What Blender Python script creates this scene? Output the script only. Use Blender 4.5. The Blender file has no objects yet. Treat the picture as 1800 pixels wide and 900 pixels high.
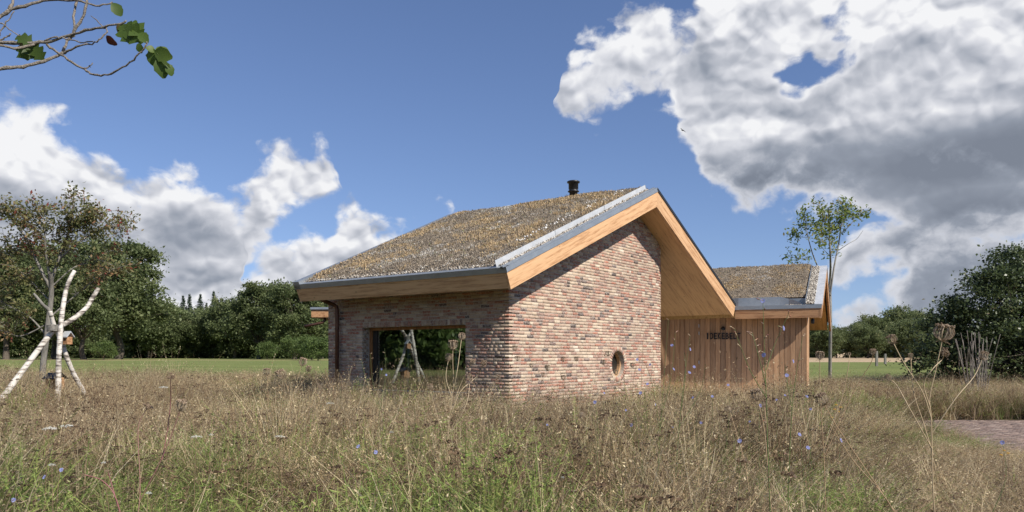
import bpy, bmesh, math, random
import numpy as np
from mathutils import Vector, Matrix

scn = bpy.context.scene
COL = scn.collection
R = math.radians

# ------------------------------------------------------------------ camera
F_PX, HORIZON = 1400.0, 628.0                # focal length and horizon in photo pixels (1800 wide)
CAM_Z = 1.6
cam_data = bpy.data.cameras.new('camera')
cam = bpy.data.objects.new('camera', cam_data)
COL.objects.link(cam)
cam.location = (0, 0, CAM_Z)
cam.rotation_euler = (R(90), 0, 0)
cam_data.sensor_width = 36.0
cam_data.lens = 36.0 * F_PX / 1800.0
cam_data.shift_y = (HORIZON - 450.0) / 1800.0
cam_data.clip_start = 0.05
cam_data.clip_end = 4000.0
scn.camera = cam
scn.render.resolution_x, scn.render.resolution_y = 1024, 512
scn.view_settings.view_transform = 'Standard'
scn.view_settings.look = 'None'
scn.view_settings.exposure = 0.50
scn.view_settings.gamma = 1.0
scn.view_settings.use_curve_mapping = False
scn.cycles.max_bounces = 5; scn.cycles.diffuse_bounces = 2; scn.cycles.glossy_bounces = 3; scn.cycles.transmission_bounces = 3; scn.cycles.transparent_max_bounces = 6
scn.cycles.debug_use_spatial_splits = True
scn.cycles.caustics_reflective = False; scn.cycles.caustics_refractive = False

# ------------------------------------------------------------------ sun and sky
SUN_EL = R(41.0)
SUN_H = Vector((0.769, -0.641)).normalized()         # horizontal direction towards the sun
TO_SUN = Vector((SUN_H.x * math.cos(SUN_EL), SUN_H.y * math.cos(SUN_EL), math.sin(SUN_EL)))
sun_data = bpy.data.lights.new('sun', 'SUN')
sun_data.energy = 4.5
sun_data.angle = R(0.53)
sun_data.color = (1.0, 0.93, 0.83)
sun = bpy.data.objects.new('sun', sun_data)
COL.objects.link(sun)
sun.rotation_euler = (-TO_SUN).to_track_quat('-Z', 'Y').to_euler()

world = bpy.data.worlds.new('World')
scn.world = world
world.use_nodes = True
SKY_STRENGTH = 0.084
def build_world():
    nt = world.node_tree
    nt.nodes.clear()
    L = nt.links
    def N(kind, **kw):
        n = nt.nodes.new(kind)
        for k, v in kw.items():
            setattr(n, k, v)
        return n
    def put(sock, v):
        if isinstance(v, bpy.types.NodeSocket): L.new(v, sock)
        else: sock.default_value = v
    def m(op, a, b=None, c=None, clamp=False):
        n = N('ShaderNodeMath', operation=op, use_clamp=clamp)
        for i, v in enumerate((a, b, c)):
            if v is not None: put(n.inputs[i], v)
        return n.outputs[0]
    def vop(op, *args):
        n = N('ShaderNodeVectorMath', operation=op)
        for i, v in enumerate(args): put(n.inputs[i], v)
        return n.outputs['Value'] if op == 'DOT_PRODUCT' else n.outputs[0]
    def sstep(v, lo, hi, a=0.0, b=1.0):
        n = N('ShaderNodeMapRange', interpolation_type='SMOOTHSTEP')
        for i, x in enumerate((v, lo, hi, a, b)): put(n.inputs[i], x)
        return n.outputs[0]
    def noise(vec, scale, detail, rough, lac=2.1):
        n = N('ShaderNodeTexNoise', noise_dimensions='3D')
        put(n.inputs['Vector'], vec)
        n.inputs['Scale'].default_value = scale; n.inputs['Detail'].default_value = detail
        n.inputs['Roughness'].default_value = rough; n.inputs['Lacunarity'].default_value = lac
        return n
    def cells(vec, scale):
        v = N('ShaderNodeTexVoronoi', feature='F1', voronoi_dimensions='3D')
        put(v.inputs['Vector'], vec); v.inputs['Scale'].default_value = scale
        return v.outputs['Distance']

    tc = N('ShaderNodeTexCoord')
    sep = N('ShaderNodeSeparateXYZ'); L.new(tc.outputs['Generated'], sep.inputs[0])
    az = m('MULTIPLY', m('ARCTAN2', sep.outputs[0], sep.outputs[1]), 180 / math.pi)
    el = m('MULTIPLY', m('ARCSINE', sep.outputs[2]), 180 / math.pi)
    DIR = vop('MULTIPLY', tc.outputs['Generated'], (1, 1, 1.25))
    wn = noise(DIR, 8.0, 3.0, 0.6)
    warp = vop('SUBTRACT', wn.outputs['Color'], (.5, .5, .5))
    wsep = N('ShaderNodeSeparateXYZ'); L.new(warp, wsep.inputs[0])
    azw = m('MULTIPLY_ADD', wsep.outputs[0], 4.5, az)
    elw = m('MULTIPLY_ADD', wsep.outputs[1], 3.6, el)
    elh = m('MULTIPLY_ADD', wsep.outputs[1], 1.2, el)
    AZ0, AZ1 = -64.0, 64.0
    u = m('MULTIPLY_ADD', azw, 1 / (AZ1 - AZ0), -AZ0 / (AZ1 - AZ0), clamp=True)

    # the outlines of the cloud banks: elevation as a function of azimuth (degrees)
    def azel(px, py):
        a = math.atan((px - 900) / F_PX)
        return math.degrees(a), math.degrees(math.atan((HORIZON - py) / F_PX * math.cos(a)))
    def curve(pts, lo=-10.0, hi=40.0):
        n = N('ShaderNodeFloatCurve'); L.new(u, n.inputs['Value'])
        c = n.mapping.curves[0]
        ps = sorted(((a - AZ0) / (AZ1 - AZ0), (e - lo) / (hi - lo)) for a, e in pts)
        ps = [(min(max(x, 0), 1), min(max(y, 0), 1)) for x, y in ps]
        while len(c.points) < len(ps): c.points.new(.5, .5)
        for p, (x, y) in zip(c.points, ps):
            p.location = (x, y); p.handle_type = 'AUTO_CLAMPED'
        n.mapping.update()
        return m('MULTIPLY_ADD', n.outputs[0], hi - lo, lo)
    def pxcurve(pts, left, right):
        return curve([azel(*p) for p in pts] + left + right)
    LOW = -9.0
    topA = pxcurve([(0, 172), (60, 188), (130, 216), (200, 246), (240, 288), (300, 300), (370, 312), (425, 312), (440, 284), (500, 262), (542, 258), (568, 226), (590, 262), (600, 320), (612, 420), (640, 700)],
                   [(-64, 7), (-55, 12), (-48, 17), (-40, 19)], [(64, LOW)])
    botA = pxcurve([(380, 640), (430, 520), (470, 430), (505, 392), (540, 366), (575, 340), (600, 320), (640, 300)], [(-64, LOW), (-19, LOW)], [(64, 5)])
    topB = pxcurve([(300, 480), (430, 432), (455, 398), (500, 404), (530, 404), (555, 428), (580, 424), (592, 392), (605, 362), (632, 350), (660, 362), (690, 386), (715, 368), (745, 360), (762, 346), (785, 352), (800, 400), (830, 450), (900, 500), (990, 560), (1080, 700), (1290, 700), (1420, 640), (1450, 600), (1500, 552), (1530, 516), (1570, 488), (1600, 440), (1640, 400), (1720, 380), (1800, 360)],
                   [(-64, 3), (-40, 5)], [(40, 10), (50, 8), (64, 5)])
    topC = pxcurve([(955, 700), (978, 190), (992, 118), (1030, 78), (1058, 28), (1100, 0), (1145, -4), (1180, 18), (1205, 26), (1235, -20), (1265, -90), (1310, -160)],
                   [(-64, LOW)], [(20, 32), (30, 34), (45, 30), (64, 24)])
    botC = pxcurve([(975, 180), (1005, 216), (1050, 216), (1090, 200), (1130, 186), (1165, 184), (1192, 200), (1205, 250), (1216, 282), (1232, 300), (1243, 340), (1262, 368), (1330, 372), (1400, 376), (1440, 380), (1500, 400), (1560, 430), (1600, 450), (1700, 470), (1800, 480)],
                   [(-64, 30)], [(45, 8), (64, 6)])
    topE = pxcurve([(1420, 640), (1455, 460), (1480, 416), (1520, 396), (1600, 384), (1800, 370)], [(-64, LOW), (10, LOW)], [(40, 12), (64, 10)])
    botE = pxcurve([(1420, 560), (1450, 500), (1500, 505), (1560, 490), (1600, 500)], [(-64, 10)], [(36, -2), (64, -2)])
    inA = m('MINIMUM', m('SUBTRACT', topA, elw), m('SUBTRACT', elw, botA))
    inB = m('SUBTRACT', topB, elw)
    inC = m('MINIMUM', m('SUBTRACT', topC, elw), m('SUBTRACT', elw, botC))
    inE = m('MINIMUM', m('SUBTRACT', topE, elw), m('SUBTRACT', elw, botE))
    inside = m('MINIMUM', m('MAXIMUM', m('MAXIMUM', inA, inB), m('MAXIMUM', inC, inE)), 4.2)
    azx = m('MULTIPLY_ADD', wsep.outputs[1], 12.0, m('MULTIPLY_ADD', wsep.outputs[2], 5.0, az)); elx = m('MULTIPLY_ADD', wsep.outputs[2], 9.0, elw)
    def gap(px, py, rx, ry, depth):
        a, e = azel(px, py); a1 = azel(px + rx, py)[0]; e1 = azel(px, py - ry)[1]
        v = N('ShaderNodeCombineXYZ'); L.new(m('MULTIPLY_ADD', azx, 1 / (a1 - a), -a / (a1 - a)), v.inputs[0]); L.new(m('MULTIPLY_ADD', elx, 1 / (e1 - e), -e / (e1 - e)), v.inputs[1])
        return m('MULTIPLY', m('SUBTRACT', 1.0, vop('DOT_PRODUCT', v.outputs[0], v.outputs[0]), clamp=True), depth)
    for h in ((1425, 92, 120, 70, 3.7), (1450, 125, 90, 60, 2.4), (1305, 262, 100, 46, 2.2), (1540, 372, 90, 26, 1.2), (1165, 215, 40, 26, 1.5)):
        inside = m('SUBTRACT', inside, gap(*h))
    # broken cumulus goes on over the rest of the sky, outside the picture
    far = noise(vop('MULTIPLY', tc.outputs['Generated'], (1, 1, 2.0)), 2.3, 2.0, .5).outputs[0]
    other = m('MULTIPLY_ADD', m('SUBTRACT', far, .5), 42.0, -4.0)
    front = m('MULTIPLY', sstep(m('ABSOLUTE', az), 42.0, 58.0), 1.0)
    front = m('MAXIMUM', front, sstep(el, 29.0, 40.0))
    mixm = N('ShaderNodeMix', data_type='FLOAT'); L.new(front, mixm.inputs[0]); L.new(inside, mixm.inputs[2]); L.new(other, mixm.inputs[3])
    inside = mixm.outputs[0]

    fw = noise(DIR, 34.0, 2.0, .6)
    P0 = vop('MULTIPLY_ADD', vop('SUBTRACT', fw.outputs['Color'], (.5, .5, .5)), (.010, .010, .010), vop('MULTIPLY_ADD', warp, (.045, .045, .045), DIR))
    step = (TO_SUN * 0.5 + Vector((0, 0, 0.6))).normalized()
    nA = noise(P0, 14.0, 8.0, .57).outputs[0]
    s0 = noise(P0, 9.0, 4.0, .44).outputs[0]
    P1 = vop('ADD', P0, step * 0.030)
    s1 = noise(P1, 9.0, 4.0, .44).outputs[0]
    PS = vop('ADD', P0, step * 0.012)
    c0 = m('MULTIPLY_ADD', cells(P0, 66.0), .45, cells(P0, 26.0)); c1 = m('MULTIPLY_ADD', cells(PS, 66.0), .45, cells(PS, 26.0))
    edge = m('MULTIPLY_ADD', m('SUBTRACT', nA, .5), 8.6, m('MULTIPLY', m('SUBTRACT', .62, c0), 1.5))
    dens = m('ADD', inside, edge)                    # in degrees of depth into the cloud
    alpha = sstep(dens, -0.35, 1.35)
    thin = sstep(dens, 0.4, 4.0)
    rel = m('MULTIPLY_ADD', m('SUBTRACT', s0, s1), 1.35, m('MULTIPLY', m('SUBTRACT', c1, c0), .46))
    rel = m('MULTIPLY_ADD', m('SUBTRACT', nA, .5), .22, rel)
    # flat grey bases of the banks
    def bank(pts, left, right, half):
        c = pxcurve(pts, left, right)
        hw = half / F_PX * 57.3
        d = m('MULTIPLY', m('SUBTRACT', elh, c), 1 / hw)
        return m('SUBTRACT', 1.0, m('MULTIPLY', d, d), clamp=True)
    d1 = bank([(0, 372), (90, 388), (200, 412), (300, 412), (380, 406), (440, 404), (475, 440), (510, 520), (560, 640)], [(-64, 4), (-45, 7)], [(0, -2), (64, LOW)], 56)
    d2 = bank([(1000, 240), (1100, 262), (1215, 285), (1260, 330), (1350, 322), (1450, 305), (1600, 288), (1800, 270)], [(-64, 38), (-8, 38)], [(45, 11), (64, 9)], 78)
    d3 = bank([(1350, 700), (1440, 560), (1520, 500), (1600, 455), (1700, 425), (1800, 410)], [(-64, LOW), (15, LOW)], [(45, 6), (64, 5)], 165)
    d4 = bank([(1000, 60), (1100, 150), (1230, 160), (1300, 140), (1400, 175), (1550, 150), (1700, 110), (1800, 150)], [(-64, 38), (-6, 38)], [(64, 20)], 70)
    d5 = bank([(250, 520), (350, 480), (430, 478), (520, 480), (600, 470), (680, 450), (900, 600)], [(-64, LOW)], [(64, LOW)], 34)
    dark = m('MAXIMUM', m('MAXIMUM', m('MULTIPLY', d1, .8), m('MULTIPLY', d2, 1.35)), m('MAXIMUM', m('MULTIPLY', d3, 1.25), m('MAXIMUM', m('MULTIPLY', d4, .5), m('MULTIPLY', d5, .5))))
    dark = m('MULTIPLY', dark, m('MULTIPLY_ADD', s0, 1.5, .25))
    lum = m('ADD', m('SUBTRACT', .885, m('MULTIPLY', dark, m('MULTIPLY_ADD', thin, .46, .06))), m('MULTIPLY', rel, m('SUBTRACT', 1.15, m('MULTIPLY', dark, .75))))
    ramp = N('ShaderNodeValToRGB')
    L.new(lum, ramp.inputs[0])
    er = ramp.color_ramp
    er.elements[0].position = .18; er.elements[0].color = (.215, .245, .305, 1)
    er.elements[1].position = 1.0; er.elements[1].color = (.93, .935, .955, 1)
    for p, c in ((.42, (.31, .345, .415, 1)), (.64, (.51, .535, .60, 1)), (.82, (.72, .735, .79, 1))):
        e_ = er.elements.new(p); e_.color = c

    sky = N('ShaderNodeTexSky', sky_type='NISHITA', sun_disc=False)
    sky.sun_elevation = SUN_EL
    sky.sun_rotation = math.atan2(SUN_H.x, SUN_H.y)
    sky.altitude = 0; sky.air_density = 1.0; sky.dust_density = 0.0; sky.ozone_density = 5.0
    # clear washed air: little horizon haze
    L.new(vop('MULTIPLY_ADD', tc.outputs['Generated'], (1, 1, .90), (0, 0, .055)), sky.inputs[0]) if len(sky.inputs) else None
    tint = N('ShaderNodeMix', data_type='RGBA', blend_type='MULTIPLY'); tint.inputs[0].default_value = 1.0
    L.new(sky.outputs[0], tint.inputs['A']); tint.inputs['B'].default_value = (1.02, 0.93, 1.0, 1)
    # the cloud light is in the sky's own units
    cl = N('ShaderNodeVectorMath', operation='SCALE'); L.new(ramp.outputs[0], cl.inputs[0]); cl.inputs['Scale'].default_value = 0.69 / SKY_STRENGTH
    mix = N('ShaderNodeMix', data_type='RGBA')
    L.new(alpha, mix.inputs['Factor']); L.new(tint.outputs['Result'], mix.inputs['A']); L.new(cl.outputs[0], mix.inputs['B'])
    bg = N('ShaderNodeBackground'); L.new(mix.outputs['Result'], bg.inputs['Color']); bg.inputs['Strength'].default_value = SKY_STRENGTH
    out = N('ShaderNodeOutputWorld'); L.new(bg.outputs[0], out.inputs[0])
    world.cycles.sampling_method = 'NONE'
build_world()
# ------------------------------------------------------------------ helpers
rng = np.random.default_rng(7)
random.seed(7)
def at(px, py, Y):
    """world point seen at a photo pixel, at distance Y"""
    return Vector(((px - 900) / F_PX * Y, Y, CAM_Z + (HORIZON - py) / F_PX * Y))
def ground(x, y):
    """height of the land: flat round the house, rising gently to the far fields"""
    d = np.maximum(np.hypot(x, y), 0.0)
    a = np.clip((d - 22.0) / 48.0, 0, 1); a = a * a * (3 - 2 * a)
    b = np.clip((d - 70.0) / 120.0, 0, 1); c = np.clip((d - 185.0) / 150.0, 0, 1)
    return 0.2 + 1.0 * a + 0.32 * b + 2.2 * c * c
def gz(x, y): return float(ground(x, y))

def tag(o, label=None, cat=None, group=None, kind=None):
    if label: o['label'] = label
    if cat: o['category'] = cat
    if group: o['group'] = group
    if kind: o['kind'] = kind
    return o
def empty(name, loc, label=None, cat=None, group=None):
    o = bpy.data.objects.new(name, None); COL.objects.link(o)
    o.location = loc; o.empty_display_size = .2
    o['_loc'] = tuple(loc)
    return tag(o, label, cat, group)
def set_tint(me, tint):
    if tint is None: return
    a = me.attributes.new('tint', 'FLOAT', 'POINT'); a.data.foreach_set('value', np.ascontiguousarray(tint, dtype=np.float32))
def link(name, me, parent=None, mat=None):
    o = bpy.data.objects.new(name, me); COL.objects.link(o)
    if mat is not None and not me.materials:
        me.materials.append(mat)
    if parent is not None:
        o.parent = parent
        if parent.type == 'EMPTY': o.matrix_parent_inverse = Matrix.Translation(-Vector(parent['_loc']))
    return o
def npmesh(name, v, f, tint=None, smooth=False, uvw=None):
    """mesh from arrays; f is an (n,3) or (n,4) index array, or a list of such arrays"""
    me = bpy.data.meshes.new(name)
    v = np.ascontiguousarray(v, dtype=np.float32)
    fs = [np.asarray(a, dtype=np.int32) for a in (f if isinstance(f, list) else [f]) if len(a)]
    me.vertices.add(len(v)); me.vertices.foreach_set('co', v.ravel())
    idx = np.concatenate([a.ravel() for a in fs]); cnt = np.concatenate([np.full(len(a), a.shape[1], dtype=np.int32) for a in fs])
    me.loops.add(len(idx)); me.loops.foreach_set('vertex_index', idx)
    me.polygons.add(len(cnt)); st = np.zeros(len(cnt), dtype=np.int32); st[1:] = np.cumsum(cnt)[:-1]
    me.polygons.foreach_set('loop_start', st)
    if smooth: me.polygons.foreach_set('use_smooth', np.ones(len(cnt), dtype=bool))
    set_tint(me, tint)
    me.update(calc_edges=True); me.validate()
    return me
class MB:
    """collects boxes, prisms, tubes into one mesh"""
    def __init__(s): s.v = []; s.f = []; s.t = []
    def add(s, vs, fs, t=0.5):
        b = len(s.v); s.v += [tuple(p) for p in vs]; s.t += [t] * len(vs)
        s.f += [tuple(b + i for i in f) for f in fs]
    def hexa(s, p, t=0.5):
        """eight corners: bottom ring 0-3, top ring 4-7"""
        s.add(p, [(0, 3, 2, 1), (4, 5, 6, 7), (0, 1, 5, 4), (1, 2, 6, 5), (2, 3, 7, 6), (3, 0, 4, 7)], t)
    def box(s, a, b, t=0.5, fn=None):
        (x0, y0, z0), (x1, y1, z1) = a, b
        p = [(x0, y0, z0), (x1, y0, z0), (x1, y1, z0), (x0, y1, z0), (x0, y0, z1), (x1, y0, z1), (x1, y1, z1), (x0, y1, z1)]
        s.hexa([fn(*q) for q in p] if fn else p, t)
    def tube(s, pts, rad, n=8, t=0.5, caps=True):
        pts = [Vector(p) for p in pts]
        if not hasattr(rad, '__len__'): rad = [rad] * len(pts)
        rings = []; b = len(s.v)
        d = (pts[1] - pts[0]).normalized(); up = Vector((0, 0, 1)) if abs(d.z) < .9 else Vector((1, 0, 0))
        x = d.cross(up).normalized()
        for i, p in enumerate(pts):
            d = (pts[min(i + 1, len(pts) - 1)] - pts[max(i - 1, 0)]).normalized()
            x = (x - d * x.dot(d)).normalized(); y = d.cross(x)
            for k in range(n):
                a = 2 * math.pi * k / n
                s.v.append(tuple(p + (x * math.cos(a) + y * math.sin(a)) * rad[i])); s.t.append(t)
        for i in range(len(pts) - 1):
            for k in range(n):
                k2 = (k + 1) % n
                s.f.append((b + i * n + k, b + i * n + k2, b + (i + 1) * n + k2, b + (i + 1) * n + k))
        if caps:
            s.f.append(tuple(b + k for k in reversed(range(n)))); s.f.append(tuple(b + (len(pts) - 1) * n + k for k in range(n)))
    def lathe(s, c, prof, n=16, t=0.5):
        b = len(s.v)
        for r, z in prof:
            for k in range(n):
                a = 2 * math.pi * k / n; s.v.append((c[0] + r * math.cos(a), c[1] + r * math.sin(a), c[2] + z)); s.t.append(t)
        for i in range(len(prof) - 1):
            for k in range(n):
                k2 = (k + 1) % n; s.f.append((b + i * n + k, b + i * n + k2, b + (i + 1) * n + k2, b + (i + 1) * n + k))
        s.f.append(tuple(b + k for k in reversed(range(n)))); s.f.append(tuple(b + (len(prof) - 1) * n + k for k in range(n)))
    def mesh(s, name, smooth=False):
        me = bpy.data.meshes.new(name); me.from_pydata(s.v, [], s.f); set_tint(me, s.t)
        bm = bmesh.new(); bm.from_mesh(me); bmesh.ops.recalc_face_normals(bm, faces=bm.faces); bm.to_mesh(me); bm.free()
        if smooth: me.polygons.foreach_set('use_smooth', [True] * len(me.polygons))
        me.update(); return me
    def build(s, name, mat, parent=None, smooth=False):
        return link(name, s.mesh(name, smooth), parent, mat)

# ------------------------------------------------------------------ materials
class NT:
    def __init__(s, name):
        s.mat = bpy.data.materials.new(name); s.mat.use_nodes = True
        s.nt = s.mat.node_tree; s.nt.nodes.clear()
        s.out = s.n('ShaderNodeOutputMaterial')
    def n(s, kind, **kw):
        n = s.nt.nodes.new(kind)
        for k, v in kw.items(): setattr(n, k, v)
        return n
    def put(s, sock, v):
        if isinstance(v, bpy.types.NodeSocket): s.nt.links.new(v, sock)
        elif hasattr(sock.default_value, '__len__') and hasattr(v, '__len__') and len(v) == 3 and len(sock.default_value) == 4: sock.default_value = (*v, 1)
        else: sock.default_value = v
    def m(s, op, a, b=None, c=None, clamp=False):
        n = s.n('ShaderNodeMath', operation=op, use_clamp=clamp)
        for i, v in enumerate((a, b, c)):
            if v is not None: s.put(n.inputs[i], v)
        return n.outputs[0]
    def attr(s, name='tint'): return s.n('ShaderNodeAttribute', attribute_name=name).outputs['Fac']
    def ramp(s, fac, stops, interp='LINEAR'):
        n = s.n('ShaderNodeValToRGB'); s.put(n.inputs[0], fac); r = n.color_ramp; r.interpolation = interp
        r.elements[0].position = stops[0][0]; r.elements[0].color = (*stops[0][1], 1)
        r.elements[1].position = stops[-1][0]; r.elements[1].color = (*stops[-1][1], 1)
        for p, c in stops[1:-1]:
            e = r.elements.new(p); e.color = (*c, 1)
        return n.outputs[0]
    def pos(s): return s.n('ShaderNodeNewGeometry').outputs['Position']
    def obj(s): return s.n('ShaderNodeTexCoord').outputs['Object']
    def mapping(s, vec, scale=(1, 1, 1), rot=(0, 0, 0)):
        n = s.n('ShaderNodeMapping'); s.put(n.inputs[0], vec); n.inputs['Scale'].default_value = scale; n.inputs['Rotation'].default_value = rot; return n.outputs[0]
    def noise(s, vec, scale, detail=4, rough=.55, color=False):
        n = s.n('ShaderNodeTexNoise'); s.put(n.inputs['Vector'], vec); n.inputs['Scale'].default_value = scale
        n.inputs['Detail'].default_value = detail; n.inputs['Roughness'].default_value = rough
        return n.outputs['Color' if color else 0]
    def vor(s, vec, scale, out='Distance', **kw):
        n = s.n('ShaderNodeTexVoronoi', **kw); s.put(n.inputs['Vector'], vec); n.inputs['Scale'].default_value = scale; return n.outputs[out]
    def mix(s, f, a, b, blend='MIX'):
        n = s.n('ShaderNodeMix', data_type='RGBA', blend_type=blend); s.put(n.inputs['Factor'], f); s.put(n.inputs['A'], a); s.put(n.inputs['B'], b); return n.outputs['Result']
    def bump(s, h, dist=.01, strength=1.0):
        n = s.n('ShaderNodeBump'); s.put(n.inputs['Height'], h); n.inputs['Distance'].default_value = dist; n.inputs['Strength'].default_value = strength; return n.outputs[0]
    def pbr(s, color, rough=.8, metal=0.0, normal=None, spec=.5, **kw):
        b = s.n('ShaderNodeBsdfPrincipled'); s.put(b.inputs['Base Color'], color); s.put(b.inputs['Roughness'], rough)
        b.inputs['Metallic'].default_value = metal; b.inputs['Specular IOR Level'].default_value = spec
        if normal is not None: s.put(b.inputs['Normal'], normal)
        for k, v in kw.items(): s.put(b.inputs[k], v)
        s.nt.links.new(b.outputs[0], s.out.inputs[0]); return s.mat
    def leaf(s, color, trans=.35, rough=.55, spec=.3):
        b = s.n('ShaderNodeBsdfPrincipled'); s.put(b.inputs['Base Color'], color); b.inputs['Roughness'].default_value = rough; b.inputs['Specular IOR Level'].default_value = spec
        t = s.n('ShaderNodeBsdfTranslucent'); s.put(t.inputs['Color'], color)
        x = s.n('ShaderNodeMixShader'); x.inputs[0].default_value = trans
        s.nt.links.new(b.outputs[0], x.inputs[1]); s.nt.links.new(t.outputs[0], x.inputs[2]); s.nt.links.new(x.outputs[0], s.out.inputs[0]); return s.mat
M = {}
def wood_mat(name, light, dark, along, knots=True, rough=.62, tintvar=.5):
    """planed larch: long grain along one direction, darker streaks, knots, each board its own tone"""
    a = NT(name); p = a.pos()
    ax = Vector(along).normalized()
    up = Vector((0, 0, 1)) if abs(ax.z) < .8 else Vector((1, 0, 0))
    y = ax.cross(up).normalized(); z = y.cross(ax)
    comb = a.n('ShaderNodeCombineXYZ')
    def comp(v, k):
        d = a.n('ShaderNodeVectorMath', operation='DOT_PRODUCT'); a.put(d.inputs[0], p); d.inputs[1].default_value = v * k
        return d.outputs['Value']
    a.put(comb.inputs[0], comp(ax, .8)); a.put(comb.inputs[1], comp(y, 13)); a.put(comb.inputs[2], comp(z, 13))
    t = a.attr()
    sh = a.n('ShaderNodeVectorMath', operation='MULTIPLY_ADD'); a.put(sh.inputs[0], comb.outputs[0]); sh.inputs[1].default_value = (1, 1, 1)
    c3 = a.n('ShaderNodeCombineXYZ'); a.put(c3.inputs[0], a.m('MULTIPLY', t, 37.0)); a.put(c3.inputs[1], a.m('MULTIPLY', t, 91.0)); a.put(sh.inputs[2], c3.outputs[0])
    g = a.noise(sh.outputs[0], 1.6, 5, .62)
    fine = a.noise(sh.outputs[0], 7.0, 3, .6)
    f = a.m('MULTIPLY_ADD', fine, .35, a.m('MULTIPLY', g, .75))
    col = a.ramp(f, [(.38, [d * .75 for d in dark]), (.47, dark), (.55, [(l * .7 + d * .3) for l, d in zip(light, dark)]), (.68, light)])
    col = a.mix(1.0, col, a.ramp(t, [(0, (1 - tintvar * .42,) * 3), (1, (1.12, 1.08, 1.02))]), 'MULTIPLY')
    if knots:
        kv = a.n('ShaderNodeCombineXYZ'); a.put(kv.inputs[0], comp(ax, 3.0)); a.put(kv.inputs[1], comp(y, 7)); a.put(kv.inputs[2], comp(z, 7))
        k = a.vor(kv.outputs[0], 1.0)
        kf = a.m('SUBTRACT', 1.0, a.m('MULTIPLY', k, 9.0), clamp=True)
        col = a.mix(kf, col, tuple(d * .35 for d in dark))
    return a.pbr(col, rough, normal=a.bump(f, .002, .5))
G2 = Vector((0.5926, 0.8055)); L2 = Vector((-0.8055, 0.5926)); CORNER = Vector((-0.05, 14.14))
K2 = Vector((0.403, 0.915)); U2 = Vector((-0.915, 0.403))
def make_materials():
    # weathered hand-made brick: every brick its own tone, mortar smears and soot
    a = NT('brick'); t = a.attr(); p = a.pos()
    base = a.ramp(t, [(0, (.065, .055, .058)), (.06, (.13, .10, .10)), (.12, (.22, .155, .135)), (.24, (.30, .18, .14)), (.36, (.37, .145, .095)), (.46, (.36, .215, .165)),
                      (.58, (.385, .28, .21)), (.74, (.445, .345, .255)), (.90, (.53, .44, .33)), (1, (.64, .57, .48))])
    n1 = a.noise(p, 34, 5, .65); n2 = a.noise(p, 120, 3, .6)
    base = a.mix(a.m('MULTIPLY', a.m('SUBTRACT', n1, .45, clamp=True), 3.4, clamp=True), base, (.50, .43, .355))       # lime bloom and mortar smear
    base = a.mix(a.m('MULTIPLY', a.m('SUBTRACT', .44, n1, clamp=True), 3.2, clamp=True), base, (.17, .10, .08))
    big = a.noise(p, .9, 4, .6); base = a.mix(1.0, base, a.ramp(big, [(.3, (.90, .87, .86)), (.7, (1.16, 1.13, 1.10))]), 'MULTIPLY')
    M['brick'] = a.pbr(base, .9, normal=a.bump(a.m('MULTIPLY_ADD', n2, .5, n1), .006, .9), spec=.2)
    a = NT('mortar'); p = a.pos(); n = a.noise(p, 60, 4, .6)
    M['mortar'] = a.pbr(a.ramp(n, [(.3, (.37, .32, .265)), (.7, (.56, .495, .42))]), .95, normal=a.bump(n, .006), spec=.1)
    g3, l3, k3, u3 = (G2.x, G2.y, 0), (L2.x, L2.y, 0), (K2.x, K2.y, 0), (U2.x, U2.y, 0)
    lt, dk = (.60, .385, .215), (.40, .22, .105)
    sl = Vector((G2.x * .927, G2.y * .927, .375)); sr = Vector((G2.x * .899, G2.y * .899, -.438))
    M['fascia_up'] = wood_mat('larch_rising', lt, dk, sl)
    M['fascia_down'] = wood_mat('larch_falling', lt, dk, sr)
    M['fascia_eave'] = wood_mat('larch_eave', (.66, .43, .235), (.48, .28, .14), l3)
    M['fascia_wing'] = wood_mat('larch_wing', (.50, .29, .15), (.30, .15, .07), u3)
    M['soffit'] = wood_mat('spruce_panel', (.60, .385, .19), (.45, .265, .12), sr, tintvar=.25)
    M['soffit_wing'] = wood_mat('spruce_panel_wing', (.62, .40, .16), (.46, .27, .10), (K2.x, K2.y, -.43), tintvar=.25)
    M['board'] = wood_mat('larch_board', (.54, .335, .195), (.41, .235, .125), (0, 0, 1), tintvar=.7)
    M['frame_wood'] = wood_mat('frame_wood', (.40, .19, .07), (.25, .11, .04), (0, 0, 1), knots=False)
    def zinc(name, c0, c1, rough, metal):
        a = NT(name); p = a.pos(); n = a.noise(p, 5, 4, .6); n2 = a.noise(p, 40, 3, .6)
        return a.pbr(a.ramp(a.m('MULTIPLY_ADD', n2, .3, a.m('MULTIPLY', n, .7)), [(.3, c0), (.7, c1)]), a.m('MULTIPLY_ADD', n, .2, rough), metal, normal=a.bump(n, .004, .3))
    M['zinc'] = zinc('zinc', (.27, .30, .33), (.36, .395, .43), .34, .55)
    M['zinc_light'] = zinc('galvanised_steel', (.44, .46, .48), (.60, .62, .64), .45, .3)
    M['membrane'] = zinc('roof_membrane', (.55, .54, .53), (.66, .64, .62), .7, 0)
    a = NT('black_metal'); M['black'] = a.pbr((.018, .018, .020), .42, 0.2)
    a = NT('brown_copper'); n = a.noise(a.pos(), 9, 4); M['copper'] = a.pbr(a.ramp(n, [(.3, (.085, .042, .030)), (.7, (.15, .075, .052))]), .38, .55)
    a = NT('steel'); M['steel'] = a.pbr((.55, .56, .58), .3, .8)
    a = NT('dark_lining'); M['lining'] = a.pbr((.03, .025, .02), .9)
    a = NT('plaster'); M['plaster'] = a.pbr((.42, .38, .32), .9)
    a = NT('inner_floor'); M['inner_floor'] = a.pbr((.16, .11, .07), .5)
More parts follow.
